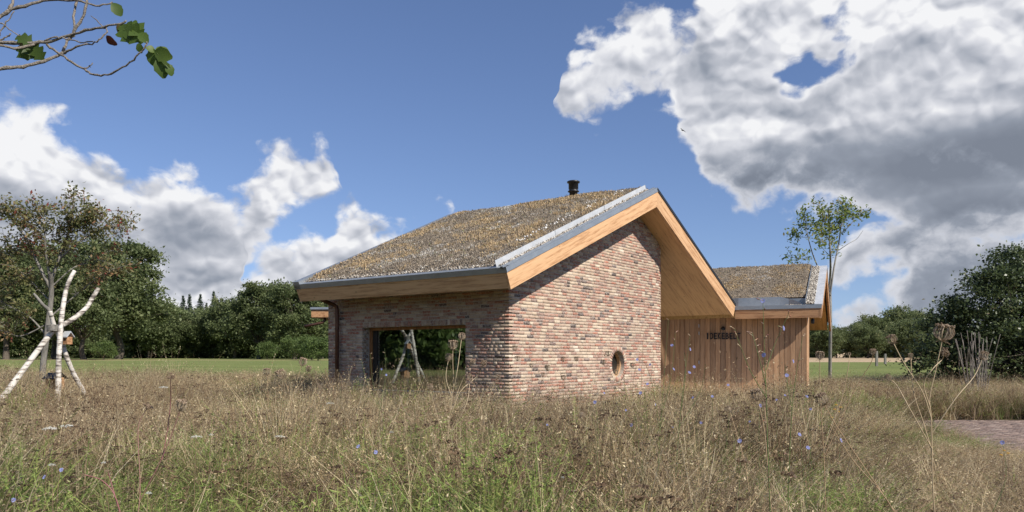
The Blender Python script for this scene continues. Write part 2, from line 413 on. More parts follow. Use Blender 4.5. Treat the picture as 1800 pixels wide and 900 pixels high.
    # green roof
    a = NT('sedum'); p = a.pos(); n = a.noise(p, 1.3, 5, .6); n2 = a.noise(p, 9, 5, .7); v = a.vor(p, 42)
    f = a.m('MULTIPLY_ADD', n2, .55, a.m('MULTIPLY', n, .5))
    c = a.ramp(f, [(.30, (.19, .16, .13)), (.44, (.30, .25, .195)), (.56, (.37, .305, .23)), (.66, (.43, .34, .235)), (.76, (.50, .46, .40))])
    c = a.mix(a.m('SUBTRACT', 1.0, a.m('MULTIPLY', v, 1.5), clamp=True), c, (.16, .13, .10))
    M['sedum'] = a.pbr(c, .95, normal=a.bump(a.m('MULTIPLY_ADD', n2, .7, v), .05, 1.0), spec=.1)
    a = NT('sedum_tufts'); t = a.attr()
    M['sedum_tufts'] = a.leaf(a.ramp(t, [(0, (.21, .18, .145)), (.22, (.30, .255, .20)), (.45, (.40, .335, .255)), (.62, (.46, .34, .20)), (.75, (.53, .40, .23)), (.80, (.18, .21, .09)), (.85, (.46, .43, .38)), (1, (.64, .61, .56))]), .15, .9, .1)
    a = NT('white_stone'); M['gravel_white'] = a.pbr((.72, .70, .66), .8)
    a = NT('gravel'); t = a.attr(); M['gravel'] = a.pbr(a.ramp(t, [(0, (.12, .10, .085)), (.3, (.28, .25, .21)), (.65, (.46, .41, .34)), (1, (.72, .69, .62))]), .8)
    # window glass: the coated pane mirrors the meadow and lets the room show through faintly
    a = NT('glass')
    fr = a.n('ShaderNodeLayerWeight'); fr.inputs[0].default_value = .5
    gl = a.n('ShaderNodeBsdfGlossy'); gl.inputs['Roughness'].default_value = 0.0; gl.inputs['Color'].default_value = (.92, 1, .95, 1)
    tr = a.n('ShaderNodeBsdfTransparent'); tr.inputs['Color'].default_value = (.62, .70, .66, 1)
    mx = a.n('ShaderNodeMixShader'); a.nt.links.new(a.m('MULTIPLY_ADD', a.m('POWER', fr.outputs['Facing'], 3.0), .6, .37, clamp=True), mx.inputs[0]); a.nt.links.new(tr.outputs[0], mx.inputs[1]); a.nt.links.new(gl.outputs[0], mx.inputs[2])
    a.nt.links.new(mx.outputs[0], a.out.inputs[0]); M['glass'] = a.mat
    a = NT('dark_glass'); M['dark_glass'] = a.pbr((.02, .02, .018), .03)
    # bark, leaves, meadow
    a = NT('birch_bark'); p = a.obj(); mp = a.mapping(p, (2, 2, 7)); n = a.noise(mp, 1.6, 4, .6); n2 = a.noise(a.mapping(p, (5, 5, 24)), 1.0, 3, .6)
    c = a.ramp(n, [(.34, (.08, .065, .055)), (.41, (.36, .32, .27)), (.47, (.58, .54, .48)), (.7, (.68, .64, .58))])
    c = a.mix(a.m('MULTIPLY', a.m('SUBTRACT', n2, .54, clamp=True), 8, clamp=True), c, (.09, .07, .06))
    M['birch'] = a.pbr(c, .7, normal=a.bump(n, .004))
    def bark(name, c0, c1, sc=(14, 14, 3)):
        a = NT(name); n = a.noise(a.mapping(a.pos(), sc), 1.0, 5, .65)
        return a.pbr(a.ramp(n, [(.3, c0), (.7, c1)]), .9, normal=a.bump(n, .02), spec=.15)
    M['bark'] = bark('bark', (.05, .042, .034), (.15, .125, .10))
    M['bark_grey'] = bark('grey_bark', (.12, .115, .10), (.30, .28, .25))
    M['twig'] = bark('pale_twig', (.13, .115, .10), (.28, .25, .22), (40, 40, 8))
    M['branch'] = bark('mossy_branch', (.10, .085, .06), (.36, .32, .28), (60, 60, 60))
    def leafmat(name, stops, trans=.35, spec=.3, rough=.5):
        a = NT(name); return a.leaf(a.ramp(a.attr(), stops), trans, rough, spec)
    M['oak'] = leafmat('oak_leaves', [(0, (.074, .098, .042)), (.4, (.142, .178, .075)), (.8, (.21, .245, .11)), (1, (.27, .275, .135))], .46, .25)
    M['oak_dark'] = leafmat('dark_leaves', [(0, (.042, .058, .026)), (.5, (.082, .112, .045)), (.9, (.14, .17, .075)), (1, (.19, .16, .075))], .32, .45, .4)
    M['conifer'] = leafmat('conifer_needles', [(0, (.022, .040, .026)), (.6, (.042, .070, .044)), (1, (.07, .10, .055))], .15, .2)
    M['bushleaf'] = leafmat('bush_leaves', [(0, (.065, .10, .032)), (.5, (.125, .18, .055)), (1, (.19, .24, .08))], .42)
    M['rowan'] = leafmat('rowan_leaves', [(0, (.11, .13, .05)), (.45, (.21, .215, .085)), (.68, (.30, .25, .12)), (.86, (.34, .21, .11)), (.95, (.32, .12, .08)), (1, (.32, .08, .06))], .5)
    M['youngleaf'] = leafmat('young_leaves', [(0, (.10, .15, .035)), (.5, (.20, .26, .06)), (.8, (.31, .33, .09)), (1, (.40, .32, .10))], .5)
    a = NT('meadow_grass'); c = a.ramp(a.attr(), [(0, (.075, .050, .034)), (.10, (.17, .115, .075)), (.25, (.34, .25, .155)), (.42, (.51, .41, .25)), (.56, (.75, .66, .45)), (.60, (.80, .72, .52)), (.64, (.34, .37, .13)), (.80, (.235, .33, .09)), (1, (.15, .245, .06))])
    rnd = a.n('ShaderNodeObjectInfo').outputs['Random']
    c = a.mix(1.0, c, a.ramp(rnd, [(0, (.62, .60, .60)), (.5, (1, .97, .95)), (1, (1.18, 1.14, 1.04))]), 'MULTIPLY')
    M['grass'] = a.leaf(c, .35, .55, .25)
    M['stalk'] = leafmat('plant_stalks', [(0, (.06, .045, .035)), (.2, (.17, .12, .075)), (.4, (.42, .29, .17)), (.5, (.56, .45, .29)), (.6, (.30, .13, .13)), (.7, (.40, .17, .10)), (.8, (.15, .19, .07)), (1, (.10, .16, .04))], .15, .3)
    M['umbel'] = leafmat('seed_heads', [(0, (.10, .065, .045)), (.4, (.26, .18, .12)), (.7, (.43, .33, .23)), (1, (.56, .46, .34))], .25, .15)
    M['petal_blue'] = leafmat('blue_petals', [(0, (.30, .33, .64)), (1, (.45, .48, .78))], .45, .1)
    M['petal_white'] = leafmat('white_petals', [(0, (.62, .62, .55)), (1, (.85, .85, .80))], .35, .1)
    M['petal_yellow'] = leafmat('yellow_petals', [(0, (.75, .34, .03)), (1, (.85, .62, .04))], .35, .1)
    M['treeleaf'] = leafmat('branch_leaves', [(0, (.035, .06, .015)), (.6, (.09, .15, .028)), (.85, (.16, .21, .05)), (1, (.06, .02, .015))], .45, .35)
    a = NT('soil'); p = a.pos(); n = a.noise(p, 3, 6, .65)
    M['soil'] = a.pbr(a.ramp(n, [(.3, (.055, .050, .028)), (.5, (.10, .085, .045)), (.7, (.14, .12, .06))]), 1.0, spec=.05)
make_materials()
# ------------------------------------------------------------------ the house
def H(t, s, z):
    """house frame: t along the gable wall, s along the window wall, both from the near brick corner"""
    return Vector((CORNER.x + t * G2.x + s * L2.x, CORNER.y + t * G2.y + s * L2.y, z))
EAVE_T, RIDGE_T, VALLEY_T = -0.907, 4.65, 9.373
EAVE_Z, RIDGE_Z, VALLEY_Z = 3.07, 5.32, 3.017
VERGE_S = -0.603
LW = math.hypot(RIDGE_T - EAVE_T, RIDGE_Z - EAVE_Z); LC, LS = (RIDGE_T - EAVE_T) / LW, (RIDGE_Z - EAVE_Z) / LW
RW = math.hypot(VALLEY_T - RIDGE_T, RIDGE_Z - VALLEY_Z); RC, RS = (VALLEY_T - RIDGE_T) / RW, (RIDGE_Z - VALLEY_Z) / RW
def HL(w, s, h): return H(EAVE_T + LC * w - LS * h, s, EAVE_Z + LS * w + LC * h)
def HR(w, s, h): return H(RIDGE_T + RC * w + RS * h, s, RIDGE_Z - RS * w + RC * h)
def far_s(t): return 4.72 + 0.62 * min(max((t - EAVE_T) / (RIDGE_T - EAVE_T), 0), 1)
def zl(t, d=0.0): return EAVE_Z + LS / LC * (t - EAVE_T) - d / LC
def zr(t, d=0.0): return RIDGE_Z - RS / RC * (t - RIDGE_T) - d / RC
def ridge_under(d):
    t = (RIDGE_Z + RS / RC * RIDGE_T - d / RC - EAVE_Z + LS / LC * EAVE_T + d / LC) / (LS / LC + RS / RC)
    return t, zl(t, d)
BASE_Z = 0.12
house = empty('brick_house', H(0, 0, 0.2), 'brick house with planted pitched roof and larch eaves standing in the dry meadow', 'house')

SOFFIT_D, FASCIA_D = 0.30, 0.375
COURSE, BRICK_H, JOINT = 0.0610, 0.0495, 0.0115
GABLE_STRAIGHT, ROUND_R = 5.85, 1.0
def gable_path(a):
    """point, direction and outward normal along the gable wall, which rounds off at the porch"""
    if a <= GABLE_STRAIGHT: return (a, 0.0), (1.0, 0.0), (0.0, -1.0)
    phi = (a - GABLE_STRAIGHT) / ROUND_R
    if phi < math.pi / 2: return (GABLE_STRAIGHT + ROUND_R * math.sin(phi), ROUND_R * (1 - math.cos(phi))), (math.cos(phi), math.sin(phi)), (math.sin(phi), -math.cos(phi))
    return (GABLE_STRAIGHT + ROUND_R, ROUND_R + a - GABLE_STRAIGHT - ROUND_R * math.pi / 2), (0.0, 1.0), (1.0, 0.0)
def side_path(b): return (0.0, b), (0.0, 1.0), (-1.0, 0.0)
def d2w(t, s): return Vector((t * G2.x + s * L2.x, t * G2.y + s * L2.y, 0))
GABLE_END, SIDE_END = 9.6, 4.80
WIN_S0, WIN_S1, WIN_Z0, WIN_Z1 = 1.01, 3.757, 0.935, 2.205
RND_T, RND_Z, RND_R = 4.0, 1.45, 0.285
def cut(intervals, a, b):
    out = []
    for x0, x1 in intervals:
        if b <= x0 or a >= x1: out.append((x0, x1)); continue
        if a > x0: out.append((x0, a))
        if b < x1: out.append((b, x1))
    return out
bricks = []          # (wall, matrix, length, visible size)
def add_brick(wall, pt, tan, nrm, z, length, depth, height=BRICK_H, vertical=False):
    jit = random.uniform(-.0045, .0045)
    c = H(pt[0], pt[1], z) + d2w(*nrm) * jit
    X = d2w(*tan) * length; Yv = -d2w(*nrm) * depth; Z = Vector((0, 0, 1)) * height
    # a laid brick is never quite level
    roll = random.gauss(0, .008)
    X = X + Vector((0, 0, 1)) * roll * length
    m4 = Matrix(((X.x, Yv.x, Z.x, c.x), (X.y, Yv.y, Z.y, c.y), (X.z, Yv.z, Z.z, c.z), (0, 0, 0, 1)))
    view = Vector((0, 0, CAM_Z)) - c
    facing = max(view.normalized().dot(d2w(*nrm)), 0)
    bricks.append((wall, m4, length, length * height * facing / view.length_squared * (1 if .75 < z < 3.2 else .3)))
mort = {'gable': MB(), 'side': MB()}
def mortar(wall, path, x0, x1, z0, z1, back=.009):
    n = max(1, int(math.ceil((x1 - x0) / .12))) if wall == 'gable' and x1 > GABLE_STRAIGHT else 1
    for i in range(n):
        q = []
        for x in (x0 + (x1 - x0) * i / n, x0 + (x1 - x0) * (i + 1) / n):
            p, t, nn = path(x); q.append((p[0] - nn[0] * back, p[1] - nn[1] * back))
        (a, b), (c, d) = q
        mort[wall].add([H(a, b, z0), H(c, d, z0), H(c, d, z1), H(a, b, z1)], [(0, 1, 2, 3)])
def lay(wall, path, k, intervals, z, corner_first):
    for x0, x1 in intervals:
        mortar(wall, path, x0 + (.009 if x0 < .05 else 0), x1, z - COURSE / 2, z + COURSE / 2 + .001)
        x = x0
        if x0 < .05 and not corner_first: x = x0 + .10 + JOINT
        elif x0 > .05: x = x0
        first = True
        while x < x1 - .03:
            ln = random.choices((.188, .09, .14), (.62, .30, .08))[0] + random.uniform(-.006, .006)
            if first and x0 < .05: ln = .205 if k % 4 < 2 else .15
            if x + ln > x1 - .045: ln = x1 - x
            p, t, nn = path(x + ln / 2)
            add_brick(wall, p, t, nn, z, ln, .10 if first and x0 < .05 else .05)
            x += ln + JOINT; first = False
k = 0
tr, ztop = ridge_under(SOFFIT_D)
while True:
    z = BASE_Z + COURSE * (k + .5)
    if z > ztop + .05: break
    # gable: extent under both slopes
    a0 = max(0.0, (z - .06 - zl(0, SOFFIT_D)) / (LS / LC))
    iv = []
    if a0 < tr + .1:
        t1 = RIDGE_T + (RIDGE_Z - SOFFIT_D / RC - z + .06) / (RS / RC)
        a1 = GABLE_END if t1 > GABLE_STRAIGHT + ROUND_R else (t1 if t1 <= GABLE_STRAIGHT else GABLE_STRAIGHT + math.asin(min(1, (t1 - GABLE_STRAIGHT) / ROUND_R)) * ROUND_R)
        iv = [(a0, a1)]
        dz = abs(z - RND_Z); Ro = RND_R + .105
        if dz < Ro: iv = cut(iv, RND_T - math.sqrt(Ro * Ro - dz * dz), RND_T + math.sqrt(Ro * Ro - dz * dz))
        lay('gable', gable_path, k, iv, z, k % 2 == 0)
    if z < zl(0, SOFFIT_D) + .05:
        iv = [(0.0, SIDE_END)]
        if WIN_Z0 - .07 < z < WIN_Z1 + .105: iv = cut(iv, WIN_S0, WIN_S1)
        lay('side', side_path, k, iv, z, k % 2 == 1)
    # brick reveals of the big window
    if WIN_Z0 < z < WIN_Z1 - .02:
        for s_, dr in ((WIN_S1, -1), (WIN_S0, 1)):
            pass
            x = .105 if k % 2 else .055
            add_brick('side', (.055 + (0.0 if k % 2 else .06), s_), (1.0, 0.0), (0.0, float(dr)), z, .10 if k % 2 else .10, .05)
    k += 1
# soldier course over the window, row-lock under it, ring of headers round the porthole
x = WIN_S0 + .02
while x < WIN_S1 - .02:
    add_brick('side', (0, x + .025), (0, 1), (-1, 0), WIN_Z1 + .052, .05, .05, .098); x += .0605
x = WIN_S0 + .05
while x < WIN_S1 - .1:
    add_brick('side', (-.012, x + .10), (0, 1), (-1, 0), WIN_Z0 - .036, .20, .05, .05); x += .212
mortar('side', side_path, WIN_S0, WIN_S1, WIN_Z1, WIN_Z1 + .115)
mortar('side', side_path, WIN_S0, WIN_S1, WIN_Z0 - .075, WIN_Z0 - .008)
NR = 36
for i in range(NR):
    a = 2 * math.pi * (i + .5) / NR
    r0 = RND_R + .052
    c = H(RND_T + r0 * math.cos(a), random.uniform(-.003, .003), RND_Z + r0 * math.sin(a))
    rad = d2w(1, 0) * math.cos(a) + Vector((0, 0, 1)) * math.sin(a); tanv = -d2w(1, 0) * math.sin(a) + Vector((0, 0, 1)) * math.cos(a)
    X, Yv, Z = rad * .10, d2w(0, 1) * .11, tanv * .046
    bricks.append(('gable', Matrix(((X.x, Yv.x, Z.x, c.x), (X.y, Yv.y, Z.y, c.y), (X.z, Yv.z, Z.z, c.z), (0, 0, 0, 1))), .1, 1e-5))
# mortar bed behind the ring
for i in range(NR):
    a0_, a1_ = 2 * math.pi * i / NR, 2 * math.pi * (i + 1) / NR
    q = []
    for a in (a0_, a1_):
        for r in (RND_R + .001, RND_R + .13): q.append((RND_T + r * math.cos(a), RND_Z + r * math.sin(a)))
    mort['gable'].add([H(q[0][0], .010, q[0][1]), H(q[1][0], .010, q[1][1]), H(q[3][0], .010, q[3][1]), H(q[2][0], .010, q[2][1])], [(0, 1, 2, 3)])
    mort['gable'].add([H(q[0][0], .010, q[0][1]), H(q[2][0], .010, q[2][1]), H(q[2][0], .11, q[2][1]), H(q[0][0], .11, q[0][1])], [(0, 1, 2, 3)])
# reveals of the big window behind the jamb bricks, and the far and rear walls
for s_ in (WIN_S0, WIN_S1):
    e = .006 if s_ == WIN_S1 else -.006
    mort['side'].add([H(.009, s_ + e, WIN_Z0 - .01), H(.25, s_ + e, WIN_Z0 - .01), H(.25, s_ + e, WIN_Z1 + .01), H(.009, s_ + e, WIN_Z1 + .01)], [(0, 1, 2, 3)])
mort['side'].add([H(.009, WIN_S0, WIN_Z1 + .002), H(.25, WIN_S0, WIN_Z1 + .002), H(.25, WIN_S1, WIN_Z1 + .002), H(.009, WIN_S1, WIN_Z1 + .002)], [(0, 1, 2, 3)])
mort['side'].add([H(0, SIDE_END, 0), H(6.5, 5.2, 0), H(6.5, 5.2, 3.6), H(4.6, 5.2, 4.9), H(0, SIDE_END, zl(0, .3) + .02)], [(0, 1, 2, 3, 4)])
gable_wall = mort['gable'].build('gable_wall', M['mortar'], house)
side_wall = mort['side'].build('window_wall', M['mortar'], house)
# brick shapes: worn boxes, each with its own tone
variants = []
for i in range(48):
    e = .028
    c = np.array([(x, y, z) for z in (-.5, .5) for y in (0, 1) for x in (-.5, .5)], float)
    v = []; 
    # front face pulled in at its edges (worn arrises)
    fr = [(-.5, -.5), (.5, -.5), (.5, .5), (-.5, .5)]
    inn = [(x * (1 - e * random.uniform(.4, 2.2)), z * (1 - .10 * random.uniform(.4, 2.2))) for x, z in fr]
    v = [(x, 0.0, z) for x, z in inn] + [(x + random.gauss(0, .006), .12, z + random.gauss(0, .02)) for x, z in fr] + [(x, 1.0, z) for x, z in fr]
    f = [(0, 1, 2, 3)] + [(4 + j, 4 + (j + 1) % 4, (j + 1) % 4, j) for j in range(4)] + [(8 + j, 8 + (j + 1) % 4, 4 + (j + 1) % 4, 4 + j) for j in range(4)]
    variants.append((np.array(v), np.array(f), min(max(random.betavariate(2.8, 2.2), 0), 1)))
for i in range(2): variants[i] = (variants[i][0], variants[i][1], .03 + .03 * i)
vmesh = []
for i, (v, f, t) in enumerate(variants):
    me = npmesh('brick', v, f, np.full(len(v), t)); me.materials.append(M['brick']); vmesh.append(me)
order = sorted(range(len(bricks)), key=lambda i: -bricks[i][3])
own = set(order[:300])
V, Fq, T = [], [], []
base = 0
for i, (wall, m4, ln, sz) in enumerate(bricks):
    vi = random.randrange(len(variants)) if random.random() > .006 else random.randrange(2)
    if i in own:
        o = link('brick', vmesh[vi], gable_wall if wall == 'gable' else side_wall)
        o.matrix_local = m4
    else:
        v, f, t = variants[vi]
        A = np.array(m4)
        V.append(v @ A[:3, :3].T + A[:3, 3]); Fq.append(f + base); T.append(np.full(len(v), min(max(t + random.gauss(0, .03), 0), 1))); base += len(v)
bw = link('brickwork', npmesh('brickwork', np.concatenate(V), np.concatenate(Fq), np.concatenate(T)), house, M['brick'])
bw['kind'] = 'stuff'

# ---- roof over the brick part
def profile_prism(pts, s0, s1fn, name, mat):
    b = MB(); n = len(pts)
    b.add([H(t, s0, z) for t, z in pts] + [H(t, s1fn(t), z) for t, z in pts], [tuple(range(n)), tuple(reversed(range(n, 2 * n)))] + [(i, n + i, n + (i + 1) % n, (i + 1) % n) for i in range(n)])
    return b.build(name, mat, house)
TD = 0.05
et, ez = EAVE_T + LS * SOFFIT_D, EAVE_Z - LC * SOFFIT_D
vt, vz = VALLEY_T - RS * SOFFIT_D, VALLEY_Z - RC * SOFFIT_D
rt, rz = ridge_under(SOFFIT_D)
rt2, rz2 = ridge_under(TD)
deck = profile_prism([(EAVE_T + LS * TD + .05 * LC, zl(EAVE_T + LS * TD + .05 * LC, TD)), (rt2, rz2), (VALLEY_T - RS * TD, VALLEY_Z - RC * TD), (vt, vz), (rt, rz), (et + .05 * LC, ez + .05 * LS)], VERGE_S + .05, lambda t: far_s(t) - .02, 'roof', M['soffit'])
# soffit panels under the right-hand slope, butted with fine joints
s_ = VERGE_S + .055
for j, wd in enumerate((1.05, 1.25, 1.25, 1.25, 1.0)):
    b = MB(); t0, t1 = rt + .02, vt - .03
    b.hexa([H(t0, s_, zr(t0, SOFFIT_D + .014)), H(t1, s_, zr(t1, SOFFIT_D + .014)), H(t1, s_ + wd - .006, zr(t1, SOFFIT_D + .014)), H(t0, s_ + wd - .006, zr(t0, SOFFIT_D + .014)),
            H(t0, s_, zr(t0, SOFFIT_D + .002)), H(t1, s_, zr(t1, SOFFIT_D + .002)), H(t1, s_ + wd - .006, zr(t1, SOFFIT_D + .002)), H(t0, s_ + wd - .006, zr(t0, SOFFIT_D + .002))], random.random())
    b.build('soffit_panel', M['soffit'], deck); s_ += wd
def board_L(name, w0, w1, s0, s1, h0, h1, mat, t=.5, parent=house, far=None, fn=HL):
    b = MB()
    if far is None: b.box((w0, s0, h0), (w1, s1, h1), t, fn)
    else:
        b.hexa([fn(w0, s0, h0), fn(w1, s0, h0), fn(w1, far(w1, s1), h0), fn(w0, far(w0, s1), h0), fn(w0, s0, h1), fn(w1, s0, h1), fn(w1, far(w1, s1), h1), fn(w0, far(w0, s1), h1)], t)
    return b.build(name, mat, parent)
# larch fascias (mitred at the ridge)
b = MB()
def fascia_gable(right):
    rtb, rzb = ridge_under(FASCIA_D); rtt, rzt = ridge_under(.03)
    s0, s1 = VERGE_S, VERGE_S + .05
    if not right:
        p = [HL(0, 0, -FASCIA_D), None, None, HL(0, 0, -.03)]
        tz = [(EAVE_T + LS * FASCIA_D, EAVE_Z - LC * FASCIA_D), (rtb, rzb), (rtt, rzt), (EAVE_T + LS * .03, EAVE_Z - LC * .03)]
    else:
        tz = [(rtb, rzb), (VALLEY_T - RS * FASCIA_D, VALLEY_Z - RC * FASCIA_D), (VALLEY_T - RS * .03, VALLEY_Z - RC * .03), (rtt, rzt)]
    q = MB(); q.hexa([H(t, s0, z) for t, z in tz] + [H(t, s1, z) for t, z in tz], .62 if right else .85)
    return q.build('gable_fascia', M['fascia_down' if right else 'fascia_up'], house)
fascia_gable(False); fascia_gable(True)
ef = board_L('eave_fascia', 0, .05, VERGE_S + .052, 4.70, -FASCIA_D + .02, -.03, M['fascia_eave'], .45)
b = MB(); b.box((-.002, 4.70, -FASCIA_D + .02), (.05, 4.76, -.03), .2, HL); b.build('end_block', M['fascia_eave'], ef)
# zinc edge trim
b = MB()
b.box((-.016, VERGE_S - .014, -.085), (-.001, 4.78, .012), .5, HL); b.box((-.001, VERGE_S - .014, -.012), (.12, 4.78, .012), .5, HL)
b.build('eave_flashing', M['zinc'], house)
b = MB()
b.box((-.016, VERGE_S - .016, -.075), (LW - .004, VERGE_S - .001, .012), .5, HL); b.box((-.016, VERGE_S - .001, -.012), (LW - .004, VERGE_S + .045, .012), .5, HL)
b.box((-.016, VERGE_S + .045, -.03), (LW - .004, VERGE_S + .10, .030), .5, HL)
b.build('verge_flashing', M['zinc'], house)
b = MB()
b.box((-.004, VERGE_S - .016, -.05), (RW, VERGE_S - .001, .012), .5, HR); b.box((-.004, VERGE_S - .001, -.012), (RW, VERGE_S + .10, .012), .5, HR)
b.build('verge_flashing', M['black'], house)
b = MB()
fs0 = far_s(EAVE_T); fs1 = far_s(RIDGE_T)
b.hexa([HL(-.016, fs0 - .12, -.09), HL(LW, fs1 - .12, -.09), HL(LW, fs1 + .06, -.09), HL(-.016, fs0 + .06, -.09), HL(-.016, fs0 - .12, .07), HL(LW, fs1 - .12, .07), HL(LW, fs1 + .06, .07), HL(-.016, fs0 + .06, .07)])
b.build('verge_flashing', M['zinc'], house)
b = MB(); w_ = .04
for j in range(3):
    b.box((w_, VERGE_S + .215, -.05), (w_ + LW / 3 - .06, VERGE_S + .221, .125), .5, HL); w_ += LW / 3 - .045
    b.box((w_ - .02, VERGE_S + .211, -.05), (w_ - .012, VERGE_S + .214, .12), .5, HL)
b.build('gravel_stop', M['zinc_light'], house)

def pebbles(name, n, place, r0, r1, mat, parent):
    ico = np.array([(1, 0, 0), (-1, 0, 0), (0, 1, 0), (0, -1, 0), (0, 0, 1), (0, 0, -1)], float)
    fc = np.array([(0, 2, 4), (2, 1, 4), (1, 3, 4), (3, 0, 4), (2, 0, 5), (1, 2, 5), (3, 1, 5), (0, 3, 5)])
    c = np.array([place(*rng.random(2)) for _ in range(n)])
    r = rng.uniform(r0, r1, (n, 1, 1)); sh = rng.uniform(.65, 1.25, (n, 6, 1)); sq = rng.uniform(.7, 1.2, (n, 1, 3))
    v = (ico[None] * r * sh * sq + c[:, None, :]).reshape(-1, 3)
    f = (fc[None] + (np.arange(n) * 6)[:, None, None]).reshape(-1, 3)
    o = link(name, npmesh(name, v, f, np.repeat(rng.random(n), 6)), parent, mat); o['kind'] = 'stuff'; return o
pebbles('gravel', 2000, lambda a, b_: tuple(HL(.10 + a * (LW - .25), VERGE_S + .105 + b_ * .10, random.uniform(-.015, .03))), .012, .026, M['gravel'], house)
pebbles('gravel', 900, lambda a, b_: tuple(HL(.13 + b_ * b_ * .22, VERGE_S + .32 + a * 5.0, random.uniform(.0, .035))), .010, .022, M['gravel'], house)

def fbm(x, y, seed, octaves=5, f0=1.0, gain=.5):
    """value noise on a lattice, vectorised"""
    r = np.random.default_rng(seed); out = np.zeros_like(x, dtype=float); amp = 1.0; tot = 0
    for o in range(octaves):
        g = r.random((64, 64)); X = (x * f0 + 17.3 * o) % 64; Yy = (y * f0 + 5.7 * o) % 64
        i, j = np.floor(X).astype(int), np.floor(Yy).astype(int); u = X - i; w = Yy - j; u = u * u * (3 - 2 * u); w = w * w * (3 - 2 * w)
        i0, i1, j0, j1 = i % 64, (i + 1) % 64, j % 64, (j + 1) % 64
        out += amp * ((g[i0, j0] * (1 - u) + g[i1, j0] * u) * (1 - w) + (g[i0, j1] * (1 - u) + g[i1, j1] * u) * w); tot += amp; amp *= gain; f0 *= 2
    return out / tot
def softmin(a, b_, k=.07): return -k * np.logaddexp(-a / k, -b_ / k)

def sedum_roof(frame, za, zb, t0, t1, s0fn, s1fn, seed, tufts, parent, rise=.13, nt=190, ns=170):
    """planted roof: an uneven mat with stones, dry grass clumps and moss cushions on it"""
    tt = np.linspace(t0, t1, nt)
    uu = np.linspace(0, 1, ns)
    T_, U_ = np.meshgrid(tt, uu, indexing='ij')
    S0 = s0fn(T_); S1 = s1fn(T_); S_ = S0 + (S1 - S0) * U_
    def height(T_, S_, S0, S1):
        z = softmin(za(T_), zb(T_))
        e = np.minimum(np.minimum((T_ - t0) / .30, (t1 - T_) / .3), np.minimum((S_ - S0) / .10, (S1 - S_) / .25)); e = np.clip(e, 0, 1); e = e * (2 - e)
        n = fbm(T_, S_, seed, 4, .9) ; n2 = fbm(T_, S_, seed + 1, 4, 7.0, .6)
        return z + .005 + e * (rise * .62 + rise * .7 * (n - .3)) + (n2 - .5) * .05 * e
    Z_ = height(T_, S_, S0, S1)
    P = frame(T_, S_, Z_)
    idx = np.arange(nt * ns).reshape(nt, ns)
    q = np.stack([idx[:-1, :-1], idx[1:, :-1], idx[1:, 1:], idx[:-1, 1:]], -1).reshape(-1, 4)
    o = link('planted_mat', npmesh('planted_mat', P.reshape(-1, 3), q, smooth=True), parent, M['sedum']); o['kind'] = 'stuff'
    # clumps
    r = np.random.default_rng(seed + 5)
    n = tufts
    t = r.uniform(t0 + .05, t1 - .05, n); u = r.random(n)
    a0, a1 = s0fn(t), s1fn(t); s = a0 + (a1 - a0) * u
    z = height(t, s, a0, a1)
    dens = fbm(t, s, seed + 9, 4, 1.1, .6); dens2 = fbm(t, s, seed + 11, 4, 2.6, .6)
    c = frame(t, s, z)
    kind = r.random(n)
    tint = np.where(dens + .18 * (kind - .5) > .56, r.uniform(.50, .76, n), r.uniform(.05, .48, n))
    tint = np.where((dens2 + .22 * (kind - .5) > .66), r.uniform(.84, .97, n), tint)
    tint = np.where(kind > .975, r.uniform(.78, .81, n), tint)
    size = r.uniform(.009, .026, n) * np.where((tint > .5) & (tint < .8), 1.3, 1.0)
    V, Fc, Tt = [], [], []
    K = 4
    for j in range(K):
        ang = r.uniform(0, 2 * np.pi, n); lean = r.uniform(.1, 1.0, n); L_ = size * r.uniform(.8, 2.0, n); wd = size * r.uniform(.25, .6, n)
        d = np.stack([np.cos(ang) * lean, np.sin(ang) * lean, np.ones(n) * .9], -1); d /= np.linalg.norm(d, axis=1)[:, None]
        p = np.stack([-np.sin(ang), np.cos(ang), np.zeros(n)], -1)
        off = r.normal(0, .02, (n, 3)) * [1, 1, .2]
        b0 = c + off
        v = np.stack([b0 - p * wd[:, None], b0 + p * wd[:, None], b0 + d * L_[:, None] + p * wd[:, None] * .4], 1)
        V.append(v.reshape(-1, 3)); Tt.append(np.repeat(np.clip(tint + r.normal(0, .03, n), 0, 1), 3))
    V = np.concatenate(V); f = np.arange(len(V)).reshape(-1, 3)
    o = link('roof_plants', npmesh('roof_plants', V, f, np.concatenate(Tt)), parent, M['sedum_tufts']); o['kind'] = 'stuff'
def frameH(t, s, z): return np.stack([CORNER.x + t * G2.x + s * L2.x, CORNER.y + t * G2.y + s * L2.y, z], -1)
sedum_roof(frameH, lambda t: zl(t, .0), lambda t: zr(t, .0), EAVE_T + .16, VALLEY_T - .2, lambda t: np.full_like(t, VERGE_S + .226),
           lambda t: 4.58 + 0.62 * np.clip((t - EAVE_T) / (RIDGE_T - EAVE_T), 0, 1), 21, 42000, deck)
